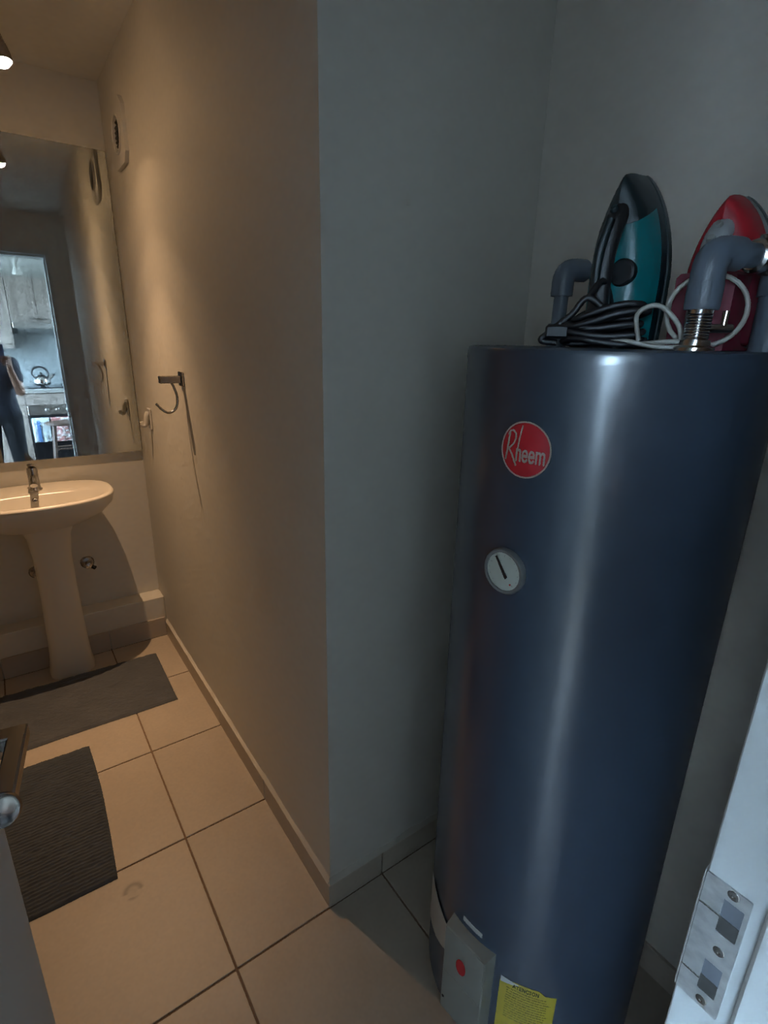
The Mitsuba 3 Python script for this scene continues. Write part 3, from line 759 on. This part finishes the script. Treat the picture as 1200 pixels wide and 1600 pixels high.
def iron_mats(key, base, ang, M, label, parts, L=0.268, W=0.062):
    """key: thing; base: heel centre; ang: heading of the handle side; M: materials by part."""
    t = np.array([math.cos(ang), math.sin(ang), 0])
    wv = np.cross([0, 0, 1.0], t)                        # across; to the left of t
    F = frame(base, wv, [0, 0, 1.0], t)                  # local: x across, y up along the sole, z out to the handle
    lay = lambda sc, z, sh=0.0: np.column_stack([iron_outline(sc, L, W, shrink=sh), np.full(len(iron_outline()), z)])
    put(key + '__soleplate', xf(loft([lay(0.985, -0.006, 0.001), lay(1.0, -0.004), lay(1.0, 0.004), lay(0.985, 0.006, 0.001)]), F), M['sole'], smooth=35)
    put(key + '__skirt', xf(loft([lay(0.94, 0.006, 0.004), lay(0.965, 0.010, 0.003), lay(0.95, 0.020, 0.004), lay(0.90, 0.026, 0.006)]), F), M['skirt'], smooth=35)
    put(key + '__water_tank', xf(loft([lay(0.92, 0.024, 0.006), lay(0.89, 0.038, 0.007), lay(0.80, 0.054, 0.011), lay(0.66, 0.067, 0.017), lay(0.44, 0.075, 0.026), lay(0.10, 0.079, 0.04)]), F), M['body'], smooth=45)
    nose = loft([lay(0.93, 0.023, 0.005), lay(0.90, 0.039, 0.006), lay(0.81, 0.0555, 0.010), lay(0.67, 0.0685, 0.016), lay(0.45, 0.0765, 0.025), lay(0.10, 0.0805, 0.039)])
    nose = trimesh.intersections.slice_mesh_plane(nose, [0, 0.88, 0.47], [0, parts['nose'], 0.05], cap=True, engine='earcut')
    put(key + '__nose_cover', xf(nose, F), M['nose'], smooth=45)
    sec = [(math.cos(a) * 1.0, math.sin(a) * 0.85) for a in np.arange(16) * math.pi / 8]
    put(key + '__handle', xf(tube([(0, L * 0.83, 0.046), (0, L * 0.78, 0.066), (0, L * 0.68, 0.088), (0, L * 0.50, 0.102), (0, L * 0.30, 0.102), (0, L * 0.14, 0.096), (0, 0.012, 0.080)], [0.012, 0.018, 0.0185, 0.017, 0.017, 0.019, 0.024], 16, 5, sec), F), M['handle'], smooth=50)
    hw, hh = parts.get('heel', (0.048, 0.050))
    heel = loft([np.array([[x * (hw - 0.004 * (k > 2)), y, z] for x, y in ((-1, 0.0), (-0.9, -0.001), (0.9, -0.001), (1, 0.0), (1, hh - 0.006), (0.85, hh), (-0.85, hh), (-1, hh - 0.006))]) for k, z in enumerate((0.006, 0.03, 0.070, 0.094, 0.100))])
    put(key + '__heel', xf(heel, F), M['heel'], smooth=35)
    put(key + '__dial', xf(lathe([(0, 0.050), (0.021, 0.050), (0.021, 0.078), (0.018, 0.081), (0, 0.081)], 28), F @ frame([parts['dial_x'], L * 0.43, 0], [1, 0, 0], [0, 1, 0], [0, 0, 1])), M['dial'], smooth=35)
    for k, (y, z, r) in enumerate(((L * 0.76, 0.088, 0.0065), (L * 0.67, 0.103, 0.0065))):
        put(key + '__button', xf(lathe([(0, 0), (r, 0), (r, 0.006), (r * 0.8, 0.009), (0, 0.0095)], 16), F @ frame([0, y, z], [1, 0, 0], [0, 0.75, -0.66], [0, 0.66, 0.75])), M['button'], smooth=35)
    return F


ib = np.array([0.923, 0.563, HT + 0.001])
IA = math.radians(211.2 - 27)
F1 = iron_mats('steam_iron', ib, IA, dict(sole='mat_sole', skirt='mat_teal_dark', body='mat_teal', handle='mat_black', heel='mat_black', dial='mat_black', button='mat_teal_dark', nose='mat_teal_dark'),
               None, dict(dial_x=0.020, nose=0.200))
tag('steam_iron', 'teal and black steam iron standing on its heel on the heater', 'iron')
put('steam_iron__grip', xf(tube([(0.004, 0.190, 0.104), (0.0, 0.14, 0.117), (0.0, 0.085, 0.117)], [0.007, 0.008, 0.006], 10, 5), F1), 'mat_teal_dark', smooth=50)
cord = []
bc = np.array([0.795, 0.520, HT])
dr_ = np.array([0.518, -0.855, 0])                        # across the line of sight
df_ = np.array([0.855, 0.518, 0])
for k in range(9):
    zz = 0.0105 + 0.0125 * (k // 2) * 0.9
    ph = 0.25 * k
    pts = []
    for t in np.linspace(0, 2 * math.pi, 22, endpoint=True):
        rr = 0.060 - 0.006 * (k % 3) + 0.004 * math.sin(3 * t + ph)
        pts.append(bc + dr_ * rr * math.cos(t + ph) + df_ * (0.018 + 0.003 * (k % 2)) * math.sin(t + ph) + np.array([0, 0, zz + 0.004 * math.sin(2 * t + k) + 0.010 * (k > 5) * math.cos(t + ph)]))
    cord.append(tube(pts, 0.0052, 8))
tail = [bc + dr_ * 0.005 + [0, 0, 0.05], bc - dr_ * 0.030 + [0, 0, 0.075], bc - dr_ * 0.052 + [0, 0, 0.050], bc - dr_ * 0.085 + [0, 0, 0.022], bc - dr_ * 0.095 + [0, 0, 0.010], bc - dr_ * 0.070 + [0, 0, 0.007]]
cord.append(tube(tail, 0.0052, 8, 6))
cord.append(tube([bc - dr_ * 0.030 + [0, 0, 0.075], bc + df_ * 0.03 - dr_ * 0.01 + [0, 0, 0.10], ib + [-0.045, -0.01, 0.03]], 0.0052, 8, 6))
put('steam_iron__cord', cat_(*cord), 'mat_black', smooth=50, label='black power cord bundled in front')
put('steam_iron__plug', xf(cbox(-0.019, 0.019, -0.014, 0.014, -0.011, 0.011, 0.004), frame(bc - dr_ * 0.070 + np.array([0, 0, 0.024]), dr_, df_, [0, 0, 1])), 'mat_black')

ib2 = np.array([1.000, 0.436, HT + 0.001])
IA2 = math.radians(211.2 - 28)
F2 = iron_mats('steam_iron_001', ib2, IA2, dict(sole='mat_sole', skirt='mat_iron_white', body='mat_iron_dark_red', nose='mat_iron_red', handle='mat_iron_white', heel='mat_iron_dark_red', dial='mat_iron_white', button='mat_grey_plastic'),
               None, dict(dial_x=0.0, nose=0.12, heel=(0.047, 0.112)), L=0.228, W=0.060)
tag('steam_iron_001', 'red and white steam iron standing behind the grey PVC pipe', 'iron')
wc = np.array([0.835, 0.420, HT])
loopc = np.array([0.856, 0.398, HT + 0.056])
wpts = [loopc + dr_ * 0.052 * math.cos(t) + df_ * (0.014 + 0.004 * math.sin(t)) + np.array([0, 0, 0.050 * math.sin(t)]) for t in np.linspace(0, 2 * math.pi * 1.02, 30)]
w2pts = [wc + dr_ * -0.055 + [0, 0, 0.012], wc + dr_ * -0.062 + [0, 0, 0.050], wc + dr_ * -0.035 + [0, 0, 0.062], wc + dr_ * -0.005 + [0, 0, 0.036], wc + dr_ * 0.004 + [0, 0, 0.006]]
w3pts = [wc + dr_ * -0.105 + [0, 0, 0.012], wc + dr_ * -0.07 + [0, 0, 0.011], wc + dr_ * -0.03 + [0, 0, 0.004], wc + dr_ * 0.01 + [0, 0, 0.004]]
w4pts = [wc + dr_ * -0.090 + df_ * 0.015 + [0, 0, 0.004], wc + dr_ * -0.05 + df_ * 0.01 + [0, 0, 0.008], wc + dr_ * -0.01 + [0, 0, 0.012], wc + dr_ * 0.02 + [0, 0, 0.012]]
put('steam_iron_001__cord', cat_(tube(wpts, 0.0036, 8), tube(w2pts, 0.0036, 8, 6), tube(w3pts, 0.0036, 8, 6), tube(w4pts, 0.0036, 8, 6)), 'mat_cord_white', smooth=50, label='coiled white power cord')

# ------------------------------------------------------------------ kitchen seen in the mirror
CF, CT = -1.30, 1.062                                     # counter front and top
for i, x0 in enumerate(np.arange(-1.2, KX1 - 0.05, 0.60)):
    for j, zz in enumerate((CT + 0.002, 1.364, 1.666)):
        put('wall_kitchen_back__tile', cbox(x0 + 0.0015, min(x0 + 0.5985, KX1), KY, KY + 0.006, zz, zz + 0.299, 0.0015), 'mat_wall_tile')
put('countertop', cbox(-0.45, KX1, KY + 0.007, CF + 0.015, CT - 0.045, CT, 0.006), 'mat_counter', label='light grey stone worktop behind the person, under the kettle', cat='countertop')


def base_unit(key, x0, x1, label, drawer=True):
    put(key + '__body', cbox(x0 + 0.001, x1 - 0.001, KY + 0.007, CF - 0.021, 0.08, CT - 0.046), 'mat_wood')
    put(key + '__plinth', cbox(x0 + 0.001, x1 - 0.001, KY + 0.02, CF - 0.07, 0.0, 0.08), 'mat_wood')
    if drawer:
        put(key + '__drawer', cbox(x0 + 0.002, x1 - 0.002, CF - 0.02, CF, 0.90, CT - 0.05, 0.002), 'mat_wood')
    put(key + '__door', cbox(x0 + 0.002, x1 - 0.002, CF - 0.02, CF, 0.085, 0.895 if drawer else CT - 0.05, 0.002), 'mat_wood')
    xm = (x0 + x1) / 2
    put(key + '__door__handle', tube([(xm - 0.05, CF, 0.84), (xm - 0.05, CF + 0.025, 0.84), (xm + 0.05, CF + 0.025, 0.84), (xm + 0.05, CF, 0.84)], 0.005, 8), 'mat_steel', smooth=40)
    tag(key, label, 'cabinet')


base_unit('base_cabinet', -0.45, 0.155, 'grey brown wooden base cabinet left of the oven, behind the person')
base_unit('base_cabinet_001', 0.765, KX1, 'grey brown wooden base cabinet on the other side of the oven from the person')

ovn = 'built_in_oven'
put('oven_housing__body', cbox(0.156, 0.762, KY + 0.02, CF - 0.021, 0.90, CT - 0.046), 'mat_wood')
put('oven_housing__plinth', cbox(0.156, 0.762, KY + 0.02, CF - 0.07, 0.0, 0.12), 'mat_wood')
put('oven_housing__drawer_front', cbox(0.157, 0.761, CF - 0.02, CF, 0.892, CT - 0.05, 0.002), 'mat_wood')
tag('oven_housing', 'wooden panel and carcass around the built-in oven', 'cabinet')
put(ovn + '__body', cbox(0.160, 0.758, KY + 0.05, CF - 0.012, 0.125, 0.888), 'mat_black')
put(ovn + '__control_panel', cbox(0.160, 0.758, CF - 0.012, CF + 0.004, 0.785, 0.888, 0.003), 'mat_steel', label='brushed steel control panel')
for x in (0.336, 0.434, 0.532, 0.64):
    put(ovn + '__knob', axis_to(lathe([(0, 0), (0.020, 0), (0.019, 0.006), (0.015, 0.008), (0.014, 0.024), (0.012, 0.027), (0, 0.027)], 20), (x, CF + 0.0035, 0.838), (0, 1, 0)), 'mat_steel', smooth=35)
put(ovn + '__door', cbox(0.160, 0.758, CF - 0.012, CF + 0.010, 0.130, 0.780, 0.004), 'mat_black_gloss', label='black glass door')
put(ovn + '__door__handle', cat_(tube([(0.20, CF + 0.045, 0.752), (0.718, CF + 0.045, 0.752)], 0.008, 10), tube([(0.23, CF + 0.008, 0.752), (0.23, CF + 0.045, 0.752)], 0.006, 8), tube([(0.69, CF + 0.008, 0.752), (0.69, CF + 0.045, 0.752)], 0.006, 8)), 'mat_steel', smooth=40)
tag(ovn, 'built-in oven with steel control panel and black glass door', 'oven')


def towel(key, x0, x1, zb, zbb, mat, label, seed):
    us = np.linspace(0, 1, 22)
    rings = []
    for u in us:
        x = x0 + (x1 - x0) * u
        w = 0.006 * math.sin(u * 11 + seed)
        yb = CF + 0.045
        path = [(yb + 0.020 + w, zb), (yb + 0.015 + w * 0.7, 0.62), (yb + 0.0125, 0.735), (yb + 0.010, 0.756), (yb, 0.7630), (yb - 0.010, 0.756), (yb - 0.0125, 0.735), (yb - 0.014, zbb)]
        outer = [np.array([x, y, z]) for y, z in path]
        inner = [np.array([x, y + (-0.003 if k < 4 else 0.003 if k > 4 else 0), z - (0.0022 if k in (3, 4, 5) else 0)]) for k, (y, z) in enumerate(path)][::-1]
        rings.append(np.array(outer + inner))
    put(key, loft(rings), mat, smooth=60)
    return key


towel('dish_towel__cloth', 0.172, 0.335, 0.505, 0.60, 'mat_towel_light', None, 0.4)
sy = CF + 0.045
put('dish_towel__stripe', cbox(0.216, 0.246, sy + 0.0195, sy + 0.0265, 0.507, 0.730), 'mat_towel_blue', label='blue stripe')
tag('dish_towel', 'pale blue dish towel with a blue stripe on the oven rail', 'towel')
k = towel('dish_towel_001', 0.352, 0.520, 0.500, 0.58, 'mat_check', None, 2.0)
tag(k, 'red and white checked dish towel on the oven rail behind the stool', 'towel')

hobk = 'gas_hob'
put(hobk + '__plate', cbox(0.19, 0.73, -1.80, -1.36, CT, CT + 0.008, 0.003), 'mat_black_gloss')
for bx_, by_ in ((0.33, -1.68), (0.59, -1.68), (0.33, -1.47), (0.59, -1.47)):
    put(hobk + '__burner', at2(lathe([(0, CT + 0.008), (0.040, CT + 0.008), (0.040, CT + 0.016), (0.030, CT + 0.019), (0.028, CT + 0.024), (0, CT + 0.024)], 20), (bx_, by_)), 'mat_black', smooth=30)
    put(hobk + '__grate', cat_(*[tube([(bx_ - 0.09 * math.cos(t), by_ - 0.09 * math.sin(t), CT + 0.008), (bx_ - 0.085 * math.cos(t), by_ - 0.085 * math.sin(t), CT + 0.031), (bx_ + 0.085 * math.cos(t), by_ + 0.085 * math.sin(t), CT + 0.031), (bx_ + 0.09 * math.cos(t), by_ + 0.09 * math.sin(t), CT + 0.008)], 0.004, 6) for t in (0.78, 2.36)]), 'mat_black', smooth=40)
tag(hobk, 'black gas hob set in the worktop under the kettle', 'hob')

kx, ky, kz = 0.345, -1.475, CT + 0.0355
put('kettle__body', at2(lathe([(0, kz), (0.070, kz), (0.079, kz + 0.008), (0.082, kz + 0.030), (0.074, kz + 0.062), (0.055, kz + 0.086), (0.034, kz + 0.095), (0, kz + 0.096)], 36), (kx, ky)), 'mat_chrome', smooth=50)
put('kettle__lid', at2(lathe([(0, kz + 0.095), (0.036, kz + 0.095), (0.032, kz + 0.102), (0.010, kz + 0.106), (0.009, kz + 0.114), (0.013, kz + 0.120), (0.008, kz + 0.127), (0, kz + 0.128)], 24), (kx, ky)), 'mat_black', smooth=40)
put('kettle__handle', tube([(kx - 0.066, ky, kz + 0.075), (kx - 0.088, ky, kz + 0.118), (kx - 0.070, ky, kz + 0.165), (kx - 0.010, ky, kz + 0.190), (kx + 0.048, ky, kz + 0.165), (kx + 0.066, ky, kz + 0.120), (kx + 0.058, ky, kz + 0.080)], [0.006, 0.009, 0.010, 0.010, 0.010, 0.009, 0.006], 12, 6), 'mat_black', smooth=50)
put('kettle__spout', tube([(kx + 0.058, ky, kz + 0.058), (kx + 0.092, ky, kz + 0.080), (kx + 0.112, ky, kz + 0.104)], [0.018, 0.014, 0.011], 14), 'mat_chrome', smooth=50)
put('kettle__spout_cap', tube([(kx + 0.106, ky, kz + 0.098), (kx + 0.122, ky, kz + 0.114)], 0.0135, 12), 'mat_black', smooth=40)
tag('kettle', 'stainless steel whistling kettle with black handle on the hob', 'kettle')

hd_ = 'range_hood'
put(hd_ + '__body', trimesh.convex.convex_hull(np.array([(x, y, z) for x in (0.166, 0.762) for y, z in ((KY + 0.007, 1.736), (KY + 0.007, 1.64), (-1.42, 1.70), (-1.42, 1.736))])), 'mat_black')
put(hd_ + '__front_lip', cbox(0.166, 0.762, -1.42, -1.395, 1.678, 1.736, 0.004), 'mat_steel')
put(hd_ + '__filter', xf(cbox(0.21, 0.72, -0.19, 0.19, -0.004, 0.0), frame([0, -1.645, 1.6665], [1, 0, 0], [0, 0.991, 0.132], [0, -0.132, 0.991])), 'mat_grey_plastic')
tag(hd_, 'slim steel range hood under the wall cabinets', 'range hood')


def wall_unit(key, x0, x1, z0, z1, yf, label, doors):
    put(key + '__body', cbox(x0 + 0.001, x1 - 0.001, KY + 0.007, yf - 0.02, z0, z1), 'mat_wood')
    w = (x1 - x0) / doors
    for k in range(doors):
        d = put(key + '__door', cbox(x0 + k * w + 0.002, x0 + (k + 1) * w - 0.002, yf - 0.0195, yf, z0 - 0.002, z1, 0.002), 'mat_wood')
        xm = x0 + (k + 1) * w - 0.045 if k % 2 == 0 else x0 + k * w + 0.045
        put(d + '__handle', tube([(xm - 0.035, yf, z0 + 0.045), (xm - 0.035, yf + 0.022, z0 + 0.045), (xm + 0.035, yf + 0.022, z0 + 0.045), (xm + 0.035, yf, z0 + 0.045)], 0.005, 8), 'mat_steel', smooth=40)
    tag(key, label, 'wall cabinet')


wall_unit('wall_cabinet', 0.162, 0.666, 1.740, 2.195, -1.55, 'two door wooden wall cabinet directly above the range hood', 2)
wall_unit('wall_cabinet_001', 0.668, 1.172, 1.740, 2.195, -1.55, 'two door wooden wall cabinet at the jamb side of the hood', 2)
wall_unit('wall_cabinet_002', -0.44, 0.160, 1.480, 2.195, -1.55, 'deeper wooden wall cabinet hanging lower, above the person', 1)

kl = 'ceiling_spotlight_001'
kp = np.array([0.262, -0.62])
put(kl + '__canopy', at2(lathe([(0, KZ), (0.045, KZ), (0.045, KZ - 0.012), (0.04, KZ - 0.018), (0, KZ - 0.018)], 28), kp), 'mat_white_plastic', smooth=35)
put(kl + '__stem', tube([(kp[0], kp[1], KZ - 0.015), (kp[0], kp[1], 2.235)], 0.006, 10), 'mat_white_plastic', smooth=50)
put(kl + '__socket', at2(lathe([(0, 2.245), (0.016, 2.243), (0.020, 2.225), (0.021, 2.185), (0, 2.184)], 24), kp), 'mat_white_plastic', smooth=40)
put(kl + '__bulb', at2(lathe([(0, 2.186), (0.019, 2.184), (0.026, 2.165), (0.040, 2.135), (0.042, 2.122), (0.036, 2.116), (0, 2.114)], 28), kp), 'mat_bulb_glass', smooth=40)
tag(kl, 'white ceiling spotlight hanging unlit in the kitchen', 'ceiling light')

stl = 'bar_stool'
sx_, sy_ = 0.432, -1.02
put(stl + '__seat', at2(lathe([(0, 0.705), (0.140, 0.705), (0.150, 0.712), (0.150, 0.728), (0.142, 0.737), (0, 0.738)], 36), (sx_, sy_)), 'mat_stool_wood', smooth=35)
for t in (45, 135, 225, 315):
    c, s = math.cos(math.radians(t)), math.sin(math.radians(t))
    put(stl + '__leg', tube([(sx_ + 0.100 * c, sy_ + 0.100 * s, 0.706), (sx_ + 0.200 * c, sy_ + 0.200 * s, 0.0)], [0.017, 0.014], 10), 'mat_stool_wood', smooth=40)
for zz in (0.22, 0.46):
    rr = 0.100 + 0.100 * (0.706 - zz) / 0.706
    cs = [(sx_ + rr * math.cos(math.radians(t)), sy_ + rr * math.sin(math.radians(t)), zz) for t in (45, 135, 225, 315)]
    for i in range(4):
        if (i % 2 == 0) == (zz > 0.3):
            put(stl + '__stretcher', tube([cs[i], cs[(i + 1) % 4]], 0.009, 8), 'mat_stool_wood', smooth=40)
tag(stl, 'dark wooden bar stool in front of the oven', 'stool')

# ------------------------------------------------------------------ the person photographing, in the doorway


def ball(c, r, n=20):
    return m3.Manifold.sphere(r, n).translate([float(x) for x in c])


def bone(a, b, ra, rb, n=20):
    return m3.Manifold.batch_hull([ball(a, ra, n), ball(b, rb, n)])


def hull(*cr):
    return m3.Manifold.batch_hull([ball(c, r) for c, r in cr])


def to_mesh(man, length, iters=8):
    man = man.refine_to_length(length)
    m = man.to_mesh()
    t = trimesh.Trimesh(np.array(m.vert_properties[:, :3]), np.array(m.tri_verts), process=True)
    trimesh.smoothing.filter_taubin(t, lamb=0.5, nu=0.53, iterations=iters)
    return t


J = {k: np.array(v) for k, v in dict(
    pelvis=(-0.075, -0.330, 0.925), waist=(-0.075, -0.335, 1.06), chest=(-0.075, -0.345, 1.245), neck=(-0.075, -0.345, 1.395), head=(-0.068, -0.305, 1.525),
    shR=(0.083, -0.335, 1.345), shL=(-0.233, -0.335, 1.345), elR=(0.112, -0.215, 1.105), elL=(-0.262, -0.205, 1.105), wrR=(0.068, -0.078, 1.285), wrL=(-0.075, -0.085, 1.300),
    hpR=(0.008, -0.330, 0.90), hpL=(-0.158, -0.330, 0.90), knR=(0.022, -0.320, 0.485), knL=(-0.172, -0.320, 0.485), anR=(0.022, -0.350, 0.085), anL=(-0.178, -0.350, 0.085)).items()}
arms = []
for s in 'RL':
    arms += [bone(J['sh' + s], J['el' + s], 0.046, 0.037), bone(J['el' + s], J['wr' + s], 0.037, 0.025)]
ex = np.array([1.0, 0, 0])
trunk = [hull((J['pelvis'] - ex * 0.06, 0.095), (J['pelvis'] + ex * 0.06, 0.095), (J['waist'] - ex * 0.05, 0.085), (J['waist'] + ex * 0.05, 0.085)),
         hull((J['waist'] - ex * 0.05, 0.085), (J['waist'] + ex * 0.05, 0.085), (J['chest'] - ex * 0.065, 0.095), (J['chest'] + ex * 0.065, 0.095)),
         hull((J['chest'] - ex * 0.065, 0.095), (J['chest'] + ex * 0.065, 0.095), (J['shR'], 0.046), (J['shL'], 0.046), (J['neck'], 0.050)),
         bone(J['neck'], J['head'] + np.array([0, -0.015, -0.03]), 0.051, 0.050)]
legs = []
for s in 'RL':
    legs += [bone(J['hp' + s], J['kn' + s], 0.082, 0.054), bone(J['kn' + s], J['an' + s], 0.053, 0.036)]
H = J['head']
headm = [m3.Manifold.sphere(1.0, 36).scale([0.074, 0.094, 0.100]).translate((H + [0, -0.008, 0.018]).tolist()), hull((H + [0, 0.045, -0.075], 0.028), (H + [0, 0.01, -0.03], 0.060), (H + [0, 0.052, -0.02], 0.034)),
         hull((H + [0, 0.082, 0.012], 0.008), (H + [0, 0.098, -0.020], 0.011), (H + [-0.010, 0.084, -0.024], 0.008), (H + [0.010, 0.084, -0.024], 0.008)),
         hull((H + [-0.018, 0.076, -0.050], 0.007), (H + [0.018, 0.076, -0.050], 0.007), (H + [0, 0.082, -0.047], 0.007)), hull((H + [-0.015, 0.074, -0.059], 0.007), (H + [0.015, 0.074, -0.059], 0.007)),
         hull((H + [-0.036, 0.074, 0.028], 0.008), (H + [-0.012, 0.082, 0.027], 0.008)), hull((H + [0.036, 0.074, 0.028], 0.008), (H + [0.012, 0.082, 0.027], 0.008))]
for s in (-1, 1):
    headm.append(hull((H + [s * 0.075, -0.010, 0.020], 0.009), (H + [s * 0.080, -0.018, 0.006], 0.010), (H + [s * 0.074, -0.006, -0.022], 0.007)))

# phone held upright just under the lens; fingers wrap its back, thumbs its screen
PX0, PX1, PZ0, PZ1, PY0, PY1 = -0.030, 0.046, 1.352, 1.504, -0.036, -0.027
hands = []
for s, xe, wr in ((1, PX1, J['wrR']), (-1, PX0, J['wrL'])):
    palm_a = np.array([xe + s * 0.022, -0.052, 1.340])
    palm_b = np.array([xe + s * 0.026, -0.046, 1.400])
    hands += [bone(wr, palm_a, 0.024, 0.020), hull((palm_a, 0.019), (palm_b, 0.015), (palm_a + [-s * 0.012, -0.012, 0.008], 0.015))]
    for i, (zf, ln) in enumerate(((1.338, 0.80), (1.358, 0.94), (1.378, 1.0), (1.398, 0.92))):
        k0 = np.array([xe + s * 0.026, -0.044, zf])
        k1 = np.array([xe + s * 0.014, -0.0165, zf + 0.004])
        k2 = np.array([xe - s * 0.012 * ln, -0.0170, zf + 0.005])
        k3 = np.array([xe - s * 0.030 * ln, -0.0175, zf + 0.004])
        hands += [bone(k0, k1, 0.0095, 0.0088, 14), bone(k1, k2, 0.0088, 0.0080, 14), bone(k2, k3, 0.0080, 0.0072, 14)]
    th0, th1, th2 = palm_a + [-s * 0.006, -0.012, 0.018], np.array([xe + s * 0.004, -0.053, 1.385]), np.array([xe - s * 0.016, -0.0475, 1.405])
    hands += [bone(th0, th1, 0.0125, 0.0105, 14), bone(th1, th2, 0.0105, 0.0088, 14)]
feet = []
for s in 'RL':
    a = J['an' + s]
    feet.append(hull((a, 0.036), (a + [0, -0.03, -0.05], 0.030), (a + [0, 0.13, -0.058], 0.022)))
body = m3.Manifold.batch_boolean(trunk + arms + legs + headm + hands + feet, m3.OpType.Add)
put('person__body', to_mesh(body, 0.008, 6), 'mat_skin', smooth=True, label='bare forearms, hands and face')
off = 0.011
shirt = [hull((J['pelvis'] + [-0.06, 0, -0.012], 0.095 + off), (J['pelvis'] + [0.06, 0, -0.012], 0.095 + off), (J['waist'] - ex * 0.05, 0.088 + off), (J['waist'] + ex * 0.05, 0.088 + off)),
         hull((J['waist'] - ex * 0.05, 0.088 + off), (J['waist'] + ex * 0.05, 0.088 + off), (J['chest'] - ex * 0.065, 0.095 + off), (J['chest'] + ex * 0.065, 0.095 + off)),
         hull((J['chest'] - ex * 0.065, 0.095 + off), (J['chest'] + ex * 0.065, 0.095 + off), (J['shR'], 0.046 + off), (J['shL'], 0.046 + off), (J['neck'] - [0, 0, 0.018], 0.052))]
for s in 'RL':
    mid = J['sh' + s] * 0.42 + J['el' + s] * 0.58
    shirt.append(bone(J['sh' + s], mid, 0.046 + off, 0.052))
sh = m3.Manifold.batch_boolean(shirt, m3.OpType.Add)
sh = sh.trim_by_plane([0, 0, 1], 0.872)                   # hem
put('person__shirt', to_mesh(sh, 0.012, 5), 'mat_shirt', smooth=True, label='dark short sleeved t-shirt with a faded print')
jn = [hull((J['pelvis'] - ex * 0.06, 0.098), (J['pelvis'] + ex * 0.06, 0.098), (J['hpR'], 0.090), (J['hpL'], 0.090))]
for s in 'RL':
    jn += [bone(J['hp' + s], J['kn' + s], 0.090, 0.062), bone(J['kn' + s], J['an' + s], 0.062, 0.050)]
jm = m3.Manifold.batch_boolean(jn, m3.OpType.Add).trim_by_plane([0, 0, -1], -0.985).trim_by_plane([0, 0, 1], 0.075)
put('person__jeans', to_mesh(jm, 0.012, 5), 'mat_jeans', smooth=True, label='dark jeans')
for s in 'RL':
    a = J['an' + s]
    shoe = hull((a + [0, -0.035, -0.046], 0.038), (a + [0, -0.01, -0.015], 0.042), (a + [0, 0.06, -0.045], 0.038), (a + [0.0, 0.14, -0.055], 0.029)).trim_by_plane([0, 0, 1], 0.0015)
    put('person__shoe', to_mesh(shoe, 0.01, 3), 'mat_shoe', smooth=True)
hair = m3.Manifold.sphere(1.0, 36).scale([0.083, 0.103, 0.108]).translate((H + [0, -0.016, 0.026]).tolist())
hair = hair.trim_by_plane(np.array([0, -0.80, 0.60]).tolist(), float(np.dot([0, -0.80, 0.60], H + [0, 0.052, 0.034])))
hair += hull((H + [-0.05, -0.07, -0.02], 0.035), (H + [0.05, -0.07, -0.02], 0.035), (H + [-0.035, -0.075, -0.09], 0.03), (H + [0.035, -0.075, -0.09], 0.03))
put('person__hair', to_mesh(hair, 0.01, 4), 'mat_hair', smooth=True)
for s in (-1, 1):
    e = trimesh.creation.icosphere(2, 0.0115)
    e.apply_translation(H + [s * 0.030, 0.071, 0.008])
    put('person__eye', e, 'mat_eye', smooth=True)
# faded chest print, laid on the front of the shirt
yf = -0.345 + 0.095 + off


def on_shirt(poly, mat, lab):
    m = extrude(poly, 0.002)
    m = m.subdivide_to_size(0.02) if hasattr(m, 'subdivide_to_size') else m
    v = m.vertices
    x, z = v[:, 0], v[:, 1]
    m.vertices = np.stack([x, yf - 0.004 + v[:, 2] + 0.008 * (z < 0) - np.clip(np.abs(x + 0.075) - 0.062, 0, 1) ** 2 * 5.5, z], 1)
    put('person__shirt__print', m, mat, label=lab)


on_shirt(LineString([(-0.02, 1.150), (-0.055, 1.158), (-0.075, 1.140), (-0.055, 1.118), (-0.025, 1.122), (-0.028, 1.136)]).buffer(0.007), 'mat_white_plastic', 'white print')
on_shirt(LineString([(-0.105, 1.085), (-0.07, 1.092), (-0.035, 1.082), (-0.012, 1.088)]).buffer(0.008), 'mat_red', 'red print')

put('phone__body', cbox(PX0, PX1, PY0, PY1, PZ0, PZ1, 0.003), 'mat_phone')
put('phone__screen', cbox(PX0 + 0.003, PX1 - 0.003, PY0 - 0.0006, PY0, PZ0 + 0.004, PZ1 - 0.004), 'mat_black_gloss')
put('phone__camera_bump', cbox(PX0 + 0.022, PX1 - 0.022, PY1, PY1 + 0.0025, PZ1 - 0.028, PZ1 - 0.008, 0.001), 'mat_black_gloss')
tag('phone', 'blue phone held up by the person in the mirror', 'phone')
tag('person', 'person in dark t-shirt and dark jeans holding up a phone, reflected in the mirror', 'person')
